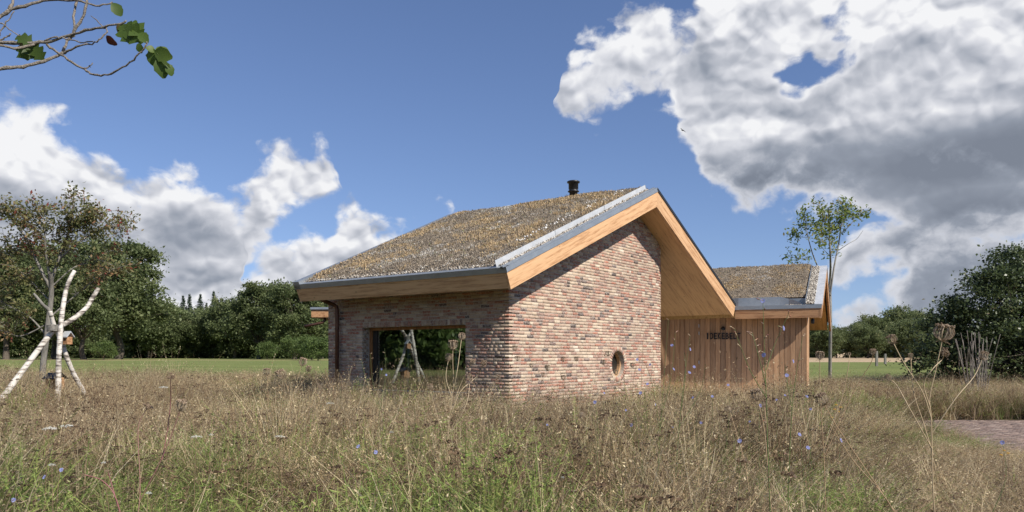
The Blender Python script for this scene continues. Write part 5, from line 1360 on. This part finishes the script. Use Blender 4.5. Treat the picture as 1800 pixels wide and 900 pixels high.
# ------------------------------------------------------------------ fence posts far right, pale pole far left
for px, Y, h, lb in ((1541, 52, .95, 'short grey post before the stubble field, the taller left one'), (1556, 56, .7, 'short grey post before the stubble field, the lower right one')):
    x = (px - 900) / F_PX * Y; z = gz(x, Y); q = MB(); q.hexa([(x - .07, Y - .07, z - .1), (x + .07, Y - .07, z - .1), (x + .07, Y + .07, z - .1), (x - .07, Y + .07, z - .1), (x - .065, Y - .06, z + h), (x + .06, Y - .065, z + h * 1.02), (x + .065, Y + .06, z + h * 1.04), (x - .06, Y + .065, z + h)])
    tag(q.build('fence_post', M['bark_grey']), lb, 'post', 'posts before the stubble field')

# ------------------------------------------------------------------ bird
c = at(1200, 229, 60); b = MB()
b.tube(smooth([c + Vector((-.10, 0, .02)), c, c + Vector((.13, 0, -.02))], 3), [.012, .035, .045, .05, .04, .03, .01], 8, t=0)
bird = b.build('bird', M['black'], None, True); tag(bird, 'small dark bird gliding in the blue sky above the porch', 'bird')
q = MB(); q.add([c + Vector((.02, .0, .02)), c + Vector((-.14, -.15, .10)), c + Vector((-.24, -.2, .13)), c + Vector((-.05, -.02, .02))], [(0, 1, 2, 3)]); q.add([c + Vector((.05, .0, .0)), c + Vector((.22, .1, -.07)), c + Vector((.28, .15, -.12)), c + Vector((.0, .02, .0))], [(0, 1, 2, 3)]); q.build('wings', M['black'], bird)

# ------------------------------------------------------------------ overhanging branch, top left
BY = 6.0
br = empty('tree_branch', at(-40, 110, BY), 'bare overhanging tree branch with a few lobed leaves, top left corner', 'branch')
def twig(pts, r0, r1, parent=br, name='twig'):
    rr_ = random.Random(int(pts[0][0] * 7 + pts[0][1])); Q = smooth([at(px, py, BY + dy) for px, py, dy in pts], 4); n = len(Q)
    Q = [q + Vector((rr_.gauss(0, .004), rr_.gauss(0, .004), rr_.gauss(0, .004))) for q in Q]
    b = MB(); b.tube(Q, [(r0 + (r1 - r0) * i / (n - 1)) * rr_.uniform(.85, 1.2) for i in range(n)], 8); return b.build(name, M['branch'], parent, True)
twig([(-60, 130, 0), (0, 122, 0), (40, 117, .05), (75, 108, .1), (108, 95, .15), (120, 88, .16)], .016, .009)
twig([(-60, 78, .1), (0, 74, .1), (40, 76, .1), (80, 74, .12), (120, 63, .1), (160, 52, .05), (200, 44, 0), (222, 37, 0)], .016, .007)
twig([(-60, 60, -.1), (0, 80, -.1), (30, 84, 0), (60, 78, .1)], .011, .008)
twig([(-60, 45, .2), (-20, 42, .2), (0, 30, .2), (20, 16, .22), (45, 12, .22), (75, 2, .25), (130, 0, .25), (150, 5, .2), (175, 9, .2), (198, 4, .2)], .017, .005)
twig([(18, 16, .22), (22, 0, .25), (25, -30, .3)], .012, .009)
twig([(80, 76, .12), (100, 92, .14), (125, 108, .1), (148, 122, .05), (165, 131, 0), (190, 131, -.05), (215, 120, -.1), (240, 100, -.15), (255, 82, -.18), (258, 74, -.18)], .009, .005)
twig([(108, 95, .15), (130, 85, .12), (160, 75, .1), (175, 70, .1), (187, 55, .12), (180, 45, .15), (160, 28, .2)], .008, .003)
twig([(108, 95, .15), (118, 75, .2), (128, 60, .22), (130, 30, .25), (134, 0, .3), (136, -30, .3)], .010, .009)
twig([(125, 65, .2), (140, 40, .2), (150, 15, .2), (157, -20, .2)], .010, .009)
twig([(75, 74, .12), (95, 66, .1), (115, 68, .1), (140, 74, .1), (165, 72, .1)], .006, .004)
twig([(148, 121, .05), (157, 117, .05), (162, 111, .05)], .005, .004)
twig([(0, 40, 0), (8, 44, 0), (20, 55, .02), (35, 63, .03)], .005, .003)
twig([(-5, 68, .1), (5, 52, .1), (14, 36, .1), (25, 20, .1)], .007, .004)
twig([(-20, 70, .1), (0, 70, .1), (10, 66, .1), (19, 60, .1)], .007, .005)
twig([(-620, -60, 1.2), (-420, 30, .8), (-260, 84, .4), (-150, 108, .1), (-60, 118, 0), (-20, 122, 0)], .05, .018, name='limb')
twig([(-260, 84, .4), (-170, 78, .2), (-60, 77, .1)], .024, .016)
twig([(-320, 62, .5), (-180, 50, .3), (-60, 44, .2)], .026, .017)
def lobed_leaf(px, py, dy, size, rot, tilt, tint, lobes=3, name='leaf', yaw=0.0):
    """a leaf blade: lobed outline, folded along the midrib and drooping at the tip"""
    rr_ = random.Random(int(px * 13 + py)); n = 9; L_, Rt, Md = [], [], []
    v, f = [], []
    for i in range(n):
        u = i / (n - 1); w = math.sin(math.pi * min(1, u * .92 + .04)) ** .75 * (.42 + (.16 * math.sin(u * math.pi * lobes * 2) if lobes else 0)) * (1 + rr_.uniform(-.12, .12))
        z = -.30 * u * u; v += [(u, -w, z + .20 * w), (u, 0, z), (u, w, z + .20 * w)]
    for i in range(n - 1):
        a = i * 3; f += [(a, a + 1, a + 4, a + 3), (a + 1, a + 2, a + 5, a + 4)]
    m4 = Matrix.Translation(at(px, py, BY + dy)) @ Matrix.Rotation(yaw, 4, 'Z') @ Matrix.Rotation(rot, 4, 'Y') @ Matrix.Rotation(tilt, 4, 'X') @ Matrix.Scale(size, 4)
    q = MB(); q.add([m4 @ Vector(p) for p in v], f, tint); return q.build(name, M['treeleaf'], br, True)
s1 = 1 / F_PX * BY
for args in ((197, 6, .2, 24 * s1, R(50), R(75), .45, 0), (28, 66, .1, 30 * s1, R(10), R(60), .25, 3), (40, 75, .1, 34 * s1, R(40), R(80), .3, 3), (62, 80, .12, 30 * s1, R(60), R(70), .35, 3), (34, 80, .1, 26 * s1, R(65), R(100), .35, 2),
             (214, 44, 0, 34 * s1, R(62), R(70), .5, 3), (222, 42, 0, 40 * s1, R(50), R(85), .55, 3), (228, 42, .02, 34 * s1, R(35), R(60), .6, 2), (246, 58, -.02, 22 * s1, R(45), R(60), .55, 0), (244, 76, -.1, 16 * s1, R(80), R(80), .4, 0), (212, 42, .0, 16 * s1, R(95), R(60), .95, 0),
             (256, 84, -.18, 16 * s1, R(5), R(70), .7, 0), (268, 86, -.15, 28 * s1, R(85), R(75), .55, 0), (275, 84, -.18, 26 * s1, R(30), R(60), .72, 0), (272, 92, -.2, 30 * s1, R(20), R(100), .65, 0), (279, 102, -.18, 32 * s1, R(72), R(75), .4, 0), (293, 112, -.15, 20 * s1, R(62), R(60), .55, 0),
             (187, 63, .12, 21 * s1, R(50), R(140), 1.0, 0)):
    lobed_leaf(*args, yaw=random.uniform(-.5, .5))

# ------------------------------------------------------------------ single plants standing out of the grass
def stem_tube(b, P, r0, r1, t): 
    Q = smooth(P, 4); n = len(Q); b.tube(Q, [r0 + (r1 - r0) * i / (n - 1) for i in range(n)], 6, t=t, caps=False); return Q
def umbel_mesh(c, axis, rad, form, seed, tint=.6):
    """seed head of a wild carrot: bent rays carrying little clusters"""
    rr_ = random.Random(seed); b = MB(); ax = axis.normalized(); x = ax.cross(Vector((.31, .77, .2))).normalized(); y = ax.cross(x)
    NR_ = 34 if rad > .015 else 16
    for i in range(NR_):
        a = rr_.uniform(0, 6.283); k = math.sqrt(rr_.uniform(.05, 1)); d = x * math.cos(a) + y * math.sin(a)
        if form == 'cup': pts = [c, c + d * rad * k * .75 + ax * rad * (.35 + .15 * (1 - k)), c + d * rad * k * 1.0 + ax * rad * .95, c + d * rad * k * .72 + ax * rad * (1.45 + .2 * (1 - k))]
        else: pts = [c, c + d * rad * k * .5 + ax * rad * .35, c + d * rad * k * .85 + ax * rad * .55, c + d * rad * k + ax * rad * (.62 + rr_.uniform(-.03, .03))]
        b.tube(smooth(pts, 2), rad * .028, 4, t=rr_.uniform(.45, .95) * tint / .6, caps=False)
        e = pts[-1]
        for j in range(5):
            p = e + Vector((rr_.gauss(0, 1), rr_.gauss(0, 1), rr_.gauss(0, .6))) * rad * .11; s_ = rad * rr_.uniform(.07, .12); t_ = rr_.uniform(.15, .8) * tint / .6
            b.add([p + Vector((s_, 0, 0)), p + Vector((-s_, 0, 0)), p + Vector((0, s_, 0)), p + Vector((0, -s_, 0)), p + Vector((0, 0, s_)), p + Vector((0, 0, -s_))], [(0, 2, 4), (2, 1, 4), (1, 3, 4), (3, 0, 4), (2, 0, 5), (1, 2, 5), (3, 1, 5), (0, 3, 5)], t_)
    for i in range(9):
        a = 6.283 * i / 9 + rr_.uniform(-.2, .2); d = x * math.cos(a) + y * math.sin(a); b.tube([c, c + d * rad * .45 - ax * rad * .02, c + d * rad * .8 - ax * rad * .2], rad * .02, 3, t=.3, caps=False)
    return b
def carrot(label, Y, stems, tint=.45, rad=.0032, group=None, cat='wild carrot'):
    """stems: list of (pixel points from the root up, head width in pixels or 0, form)"""
    rr_ = random.Random(int(stems[0][0][0][0] * 3 + Y * 10)); p0 = stems[0][0][0]; x0 = (p0[0] - 900) / F_PX * Y; base = Vector((x0, Y, gz(x0, Y)))
    t = empty('wild_carrot', base, label, cat, group)
    for i, (pts, w, form) in enumerate(stems):
        P = [at(px, py, Y + (0.03 * Y * rr_.uniform(-1, 1) * (j / len(pts)) if i else 0.0)) for j, (px, py) in enumerate(pts)]
        if i == 0:
            if P[0].z > base.z + .02: P = [base] + P
            else: P[0] = Vector((P[0].x, P[0].y, base.z - .02))
        b = MB(); Q = stem_tube(b, P, rad * (1 if i == 0 else .8), rad * .6, tint + rr_.uniform(-.03, .03)); s = b.build('stem', M['stalk'], t, True)
        if w:
            ax = (Q[-1] - Q[-4]).normalized()
            umbel_mesh(Q[-1], ax, w * .5 / F_PX * Y, form, i + int(Y * 100), .5 if form == 'flat' else .65).build('seed_head', M['umbel'], s)
    return t
carrot('tall wild carrot with the largest cup-shaped seed head, before the dark bush', 3.0, [
    ([(1645, 960), (1640, 860), (1637, 740), (1634, 700), (1645, 650), (1656, 600)], 36, 'cup'), ([(1635, 715), (1624, 675), (1640, 648), (1656, 632), (1660, 622)], 19, 'cup'), ([(1638, 740), (1622, 690), (1590, 640), (1571, 604)], 19, 'cup'),
    ([(1639, 760), (1680, 700), (1712, 662), (1726, 632)], 18, 'cup'), ([(1640, 800), (1622, 740), (1606, 690), (1601, 630)], 11, 'cup'), ([(1639, 790), (1600, 720), (1578, 680), (1566, 668)], 14, 'cup')], .47, .0026)
carrot('wild carrot with two long slanting orange stems and a nodding brown head', 2.8, [([(1600, 960), (1565, 890), (1515, 815), (1470, 748), (1450, 712)], 26, 'cup'), ([(1600, 960), (1560, 880), (1500, 810), (1458, 744)], 0, 'cup')], .40, .0022)
carrot('wild carrot with a dark brown cup head below the tall chicory', 3.8, [([(1362, 960), (1352, 860), (1344, 760), (1332, 704)], 24, 'cup'), ([(1350, 840), (1348, 760), (1344, 715)], 13, 'cup')], .42, .003)
carrot('wild carrot with a small tilted head left of the dark brown cup head', 4.2, [([(1322, 940), (1312, 830), (1294, 760), (1283, 724)], 13, 'cup')], .42, .003)
carrot('branched pale wild carrot in front of the big window right half', 6.0, [([(782, 905), (786, 800), (790, 735), (797, 680), (796, 640), (796, 614)], 19, 'cup'), ([(797, 685), (804, 650), (811, 597)], 15, 'cup'), ([(795, 700), (784, 665), (788, 634)], 15, 'cup'),
    ([(790, 740), (808, 690), (838, 662), (849, 642)], 13, 'cup'), ([(793, 720), (812, 670), (828, 640)], 12, 'cup'), ([(792, 760), (820, 710), (826, 668)], 11, 'cup'), ([(788, 790), (765, 720), (757, 685)], 12, 'cup')], .48, .0034)
carrot('wild carrot with pink stems and one open and two flat heads, left foreground', 4.0, [([(236, 960), (246, 870), (243, 780), (244, 745), (258, 719)], 18, 'flat'), ([(246, 880), (280, 815), (303, 760), (316, 722)], 24, 'cup'), ([(285, 808), (296, 745), (300, 700), (300, 664)], 14, 'flat')], .60, .003)
carrot('wild carrot with low curving pink stems, bottom left', 3.2, [([(215, 960), (205, 880), (180, 845), (148, 835)], 10, 'flat'), ([(207, 890), (196, 850), (190, 830)], 9, 'flat')], .60, .003)
carrot('wild carrot with paired brown heads left of the house corner', 7.0, [([(498, 900), (500, 780), (514, 700), (530, 643)], 17, 'cup'), ([(512, 705), (505, 680), (497, 664)], 19, 'cup'), ([(518, 690), (535, 668), (541, 652)], 13, 'cup')], .46, .0032)
carrot('wild carrot with one brown head at the left of the window wall', 7.5, [([(466, 880), (470, 760), (471, 700), (470, 660)], 15, 'cup')], .40, .0032)
carrot('wild carrot with upright brown head right of the window', 6.4, [([(852, 900), (846, 790), (860, 700), (873, 668)], 11, 'cup'), ([(852, 760), (842, 700), (828, 664)], 10, 'cup')], .46, .003)
carrot('wild carrot with a ragged head right of the timber wing corner', 4.5, [([(1452, 930), (1448, 800), (1442, 700), (1441, 632)], 17, 'cup'), ([(1448, 790), (1480, 700), (1492, 640), (1493, 625)], 8, 'cup'), ([(1450, 800), (1500, 690), (1530, 640), (1534, 624)], 13, 'cup')], .40, .0028)
for i, (px, py, w, Y) in enumerate(((905, 613, 9, 9.5), (909, 630, 7, 10), (963, 648, 10, 9), (934, 642, 6, 9.5), (990, 632, 8, 9.6), (1013, 631, 7, 9.2), (1060, 637, 8, 9.4), (1069, 622, 8, 10), (991, 664, 8, 8.6), (954, 658, 6, 9.8), (1111, 642, 7, 9.5), (1083, 655, 8, 9.1), (1024, 720, 9, 6.4), (1003, 708, 7, 7))):
    carrot('small brown wild carrot head on a thin stem before the gable wall', Y, [([(px + random.uniform(-14, 14), 760), (px + random.uniform(-5, 5), 700), (px, py + 4)], w + 2.5, 'cup')], .24, .0018, 'wild carrots before the gable wall')

def blue_flower(c, ax, rad, seed):
    rr_ = random.Random(seed); b = MB(); ax = ax.normalized(); x = ax.cross(Vector((.3, .2, .9))).normalized(); y = ax.cross(x)
    for i in range(15):
        a = 6.283 * i / 15 + rr_.uniform(-.08, .08); d = x * math.cos(a) + y * math.sin(a); s_ = ax.cross(d); L_ = rad * rr_.uniform(.85, 1.08)
        b.add([c + d * rad * .08, c + d * L_ * .7 + s_ * rad * .17 + ax * rad * .22, c + d * L_ + ax * rad * .15, c + d * L_ * .7 - s_ * rad * .17 + ax * rad * .22], [(0, 1, 2, 3)], rr_.random())
    return b
def chicory(label, Y, stems, flowers, group=None, rad=.0028, tint=.86):
    rr_ = random.Random(int(stems[0][0][0] + Y * 17)); p0 = stems[0][0]; x0 = (p0[0] - 900) / F_PX * Y; base = Vector((x0, Y, gz(x0, Y)))
    t = empty('chicory_plant', base, label, 'wildflower', group)
    for i, pts in enumerate(stems):
        P = [at(px, py, Y + (0.025 * Y * rr_.uniform(-1, 1) * j / len(pts) if i else 0)) for j, (px, py) in enumerate(pts)]
        if i == 0: P[0] = Vector((P[0].x, P[0].y, base.z - .02)) if P[0].z < base.z + .1 else P[0]
        b = MB(); Q = stem_tube(b, P, rad * (1 if i == 0 else .7), rad * .35, tint)
        # buds and stubby side shoots along the stem
        for k in range(3, len(Q)):
            if rr_.random() < .75:
                d = Vector((rr_.gauss(0, 1), rr_.gauss(0, 1), .6)).normalized(); e = Q[k] + d * rr_.uniform(.008, .022); b.tube([Q[k], e], [rad * .5, rad * .9], 5, t=rr_.uniform(.35, .55)); b.tube([e, e + d * .008], [rad * 1.1, rad * .6], 5, t=rr_.uniform(.42, .8))
        b.build('stem', M['stalk'], t, True)
    for j, (px, py) in enumerate(flowers):
        c = at(px, py, Y); blue_flower(c, Vector((rr_.gauss(0, .5), -.8, rr_.uniform(.1, .9))), .0125, j + int(px)).build('flower', M['petal_blue'], t)
    return t
chicory('tallest chicory with blue flowers, its tip before the wing roof', 3.6, [[(1356, 960), (1350, 800), (1347, 700), (1344, 620), (1341, 528)], [(1347, 680), (1332, 620), (1322, 585)], [(1347, 650), (1362, 605), (1386, 552)], [(1348, 700), (1318, 650), (1291, 578)]], [(1341, 529), (1377, 577), (1343, 624)])
chicory('chicory with two blue flowers before the lit end of the timber wall', 4.2, [[(1384, 960), (1388, 800), (1395, 690), (1411, 592)], [(1392, 720), (1382, 660), (1380, 640)]], [(1394, 635), (1383, 660)])
chicory('chicory with blue flowers before the left end of the timber wall', 5.5, [[(1150, 950), (1158, 800), (1166, 680), (1175, 562)], [(1160, 740), (1180, 660), (1187, 585)], [(1160, 760), (1150, 690), (1135, 640)]], [(1181, 607), (1184, 649)])
chicory('chicory with blue flowers before the door hinges', 5.2, [[(1180, 950), (1190, 800), (1200, 690), (1213, 590)], [(1194, 750), (1230, 690), (1240, 640)], [(1196, 730), (1205, 660), (1203, 620)]], [(1213, 614), (1220, 645), (1212, 655)])
chicory('bushy chicory before the right end of the brick gable', 6.0, [[(1112, 920), (1118, 800), (1126, 700), (1130, 600)], [(1118, 780), (1100, 700), (1096, 650)], [(1120, 760), (1140, 690), (1150, 620)], [(1122, 740), (1112, 690), (1118, 640)], [(1120, 770), (1155, 720), (1162, 680)]], [(1120, 632), (1143, 641), (1124, 650), (1138, 675)], tint=.25)
chicory('green chicory stems in front of the window left half', 8.0, [[(652, 860), (668, 720), (678, 660), (676, 612)], [(668, 715), (655, 670), (651, 622)], [(670, 705), (690, 660), (695, 635)], [(668, 720), (645, 670), (635, 632)]], [(671, 649), (679, 659)])
rr = random.Random(15)
for i, (px, py) in enumerate(((1100, 722), (1126, 692), (1152, 712), (1062, 692), (962, 748), (1110, 748), (1218, 700), (1252, 698), (1280, 678), (1300, 776), (1318, 742), (1365, 704), (1380, 696), (1418, 698), (1425, 720), (1182, 752), (1046, 708), (1232, 744), (24, 880), (78, 840), (108, 827), (630, 786), (660, 796), (1762, 779), (1420, 788), (1336, 714), (1405, 765), (1478, 775))):
    Y = rr.uniform(4.5, 7.5) if py < 760 else 4.0
    chicory('thin chicory stem with a single blue flower low in the grass', Y, [[(px + rr.uniform(-20, 20), 900 if py < 860 else 960), (px + rr.uniform(-8, 8), py + 60), (px, py)]], [(px, py - 1)], 'single blue chicory flowers in the grass', rad=.0018)
def yarrow(label, px, py, w, Y, group, mat='petal_white'):
    rr_ = random.Random(int(px * 5 + py)); x0 = (px - 900) / F_PX * Y; base = Vector((x0, Y, gz(x0, Y))); t = empty('yarrow_plant', base, label, 'wildflower', group)
    c = at(px, py, Y); b = MB(); stem_tube(b, [base, base.lerp(c, .5) + Vector((rr_.gauss(0, .03), rr_.gauss(0, .03), 0)), c], .0018, .0013, .26); b.build('stem', M['stalk'], t, True)
    b = MB(); rad = w * .5 / F_PX * Y
    for i in range(70):
        a = rr_.uniform(0, 6.283); k = math.sqrt(rr_.random()) * rad; p = c + Vector((math.cos(a) * k, math.sin(a) * k, .25 * rad * (1 - (k / rad) ** 2) + rr_.gauss(0, .002))); s_ = rad * .13
        b.add([p + Vector((s_, 0, 0)), p + Vector((0, s_, .002)), p + Vector((-s_, 0, 0)), p + Vector((0, -s_, .002)), p + Vector((0, 0, s_ * .6))], [(0, 1, 4), (1, 2, 4), (2, 3, 4), (3, 0, 4)], rr_.random())
    b.build('flower_head', M[mat], t); return t
for px, py, w, Y, lb in ((287, 682, 16, 5.0, 'white yarrow head nearest the green field, right of the birch poles'), (580, 710, 15, 5.0, 'white yarrow head below the rainwater pipe'), (491, 769, 20, 4.2, 'long white yarrow head left of the window, low in the grass'), (87, 755, 24, 4.6, 'white yarrow head at the foot of the birch poles, left one'), (117, 750, 22, 4.6, 'white yarrow head at the foot of the birch poles, right one'),
                        (345, 769, 20, 4.6, 'wide greenish white yarrow head below the open wild carrot'), (371, 765, 9, 4.8, 'small white yarrow head right of the open wild carrot'), (91, 818, 12, 3.6, 'white yarrow head in the green bottom left corner'), (261, 868, 11, 3.0, 'white yarrow head at the foot of the pink stems'), (182, 814, 8, 3.6, 'small white yarrow head among dark dry heads'), (688, 760, 7, 4.6, 'tiny white flower below the window'), (989, 840, 6, 3.4, 'tiny white flower in the foreground centre')):
    yarrow(lb, px, py, w, Y, 'white yarrow')
for i, (px, py) in enumerate(((1467, 720), (1474, 724), (1462, 734), (1478, 716), (1470, 712))):
    yarrow('small orange flower right of the timber wing', px, py, 6, 7.0, 'orange flowers right of the wing', 'petal_yellow')
for i, (px, py) in enumerate(((1765, 792), (1772, 797), (1760, 800))):
    yarrow('small yellow flower beside the paved path', px, py, 5, 5.0, 'yellow flowers by the path', 'petal_yellow')

# dead leaning weed stems against the house corner, and upright leafy weeds
rr = random.Random(21); b = MB()
for i in range(85):
    bxp = rr.uniform(585, 640); Y = rr.uniform(12.6, 13.6); tx = bxp - rr.uniform(5, 60); ty = rr.uniform(645, 690)
    p0 = at(bxp, 720, Y); p0.z = gz(p0.x, Y) - .02; p1 = at(tx, ty, Y + rr.uniform(-.3, .3))
    if p1.z < p0.z + .2: continue
    b.tube(smooth([p0, p0.lerp(p1, .55) + Vector((rr.gauss(0, .03), 0, .07)), p1], 2), [.004, .0035, .003, .0025, .002], 4, t=rr.uniform(.02, .30), caps=False)
x0 = (605 - 900) / F_PX * 13; o = b.build('dry_weed_clump', M['stalk']); tag(o, 'clump of dead brown stems leaning left at the foot of the rainwater pipe', 'weeds')
for i, (px, py, Y, lb) in enumerate(((1035, 742, 5.2, 'leafy green weed before the brick gable, below the porthole'), (925, 800, 4.2, 'leafy green weed in the foreground below the brick corner'), (437 // 2, 770, 4.6, 'leafy green weed left of the pink stemmed wild carrot'), (118, 765, 4.4, 'leafy green weed below the birch poles'), (352, 800, 4.0, 'leafy green weed right of the pink stemmed wild carrot'), (623, 700, 7.0, 'leafy green weed tip below the window left edge'),
                                    (60, 800, 3.8, 'leafy green weed in the bottom left corner'), (300, 850, 3.2, 'leafy green weed at the bottom left of the picture'), (708, 815, 4.0, 'leafy green weed in the foreground below the window'), (1025, 668, 9.0, 'leafy green weed close to the gable wall'), (1440, 670, 9.0, 'dark leafy weed at the timber wing corner'), (420, 830, 3.6, 'leafy green weed between the two white yarrow heads'))):
    x = (px - 900) / F_PX * Y; z0 = gz(x, Y); h = max(.35, at(px, py, Y).z - z0)
    v, f, t = TUFTS['feather'][i % 4]; o = bpy.data.objects.new('leafy_weed', npmesh('leafy_weed', v * np.array([.9, .9, 1.0]), f, t)); COL.objects.link(o); o.data.materials.append(M['grass'])
    o.location = (x, Y, z0); o.scale = (1, 1, h); o.rotation_euler = (0, 0, i * 1.1); tag(o, lb, 'weed', 'leafy green weeds')
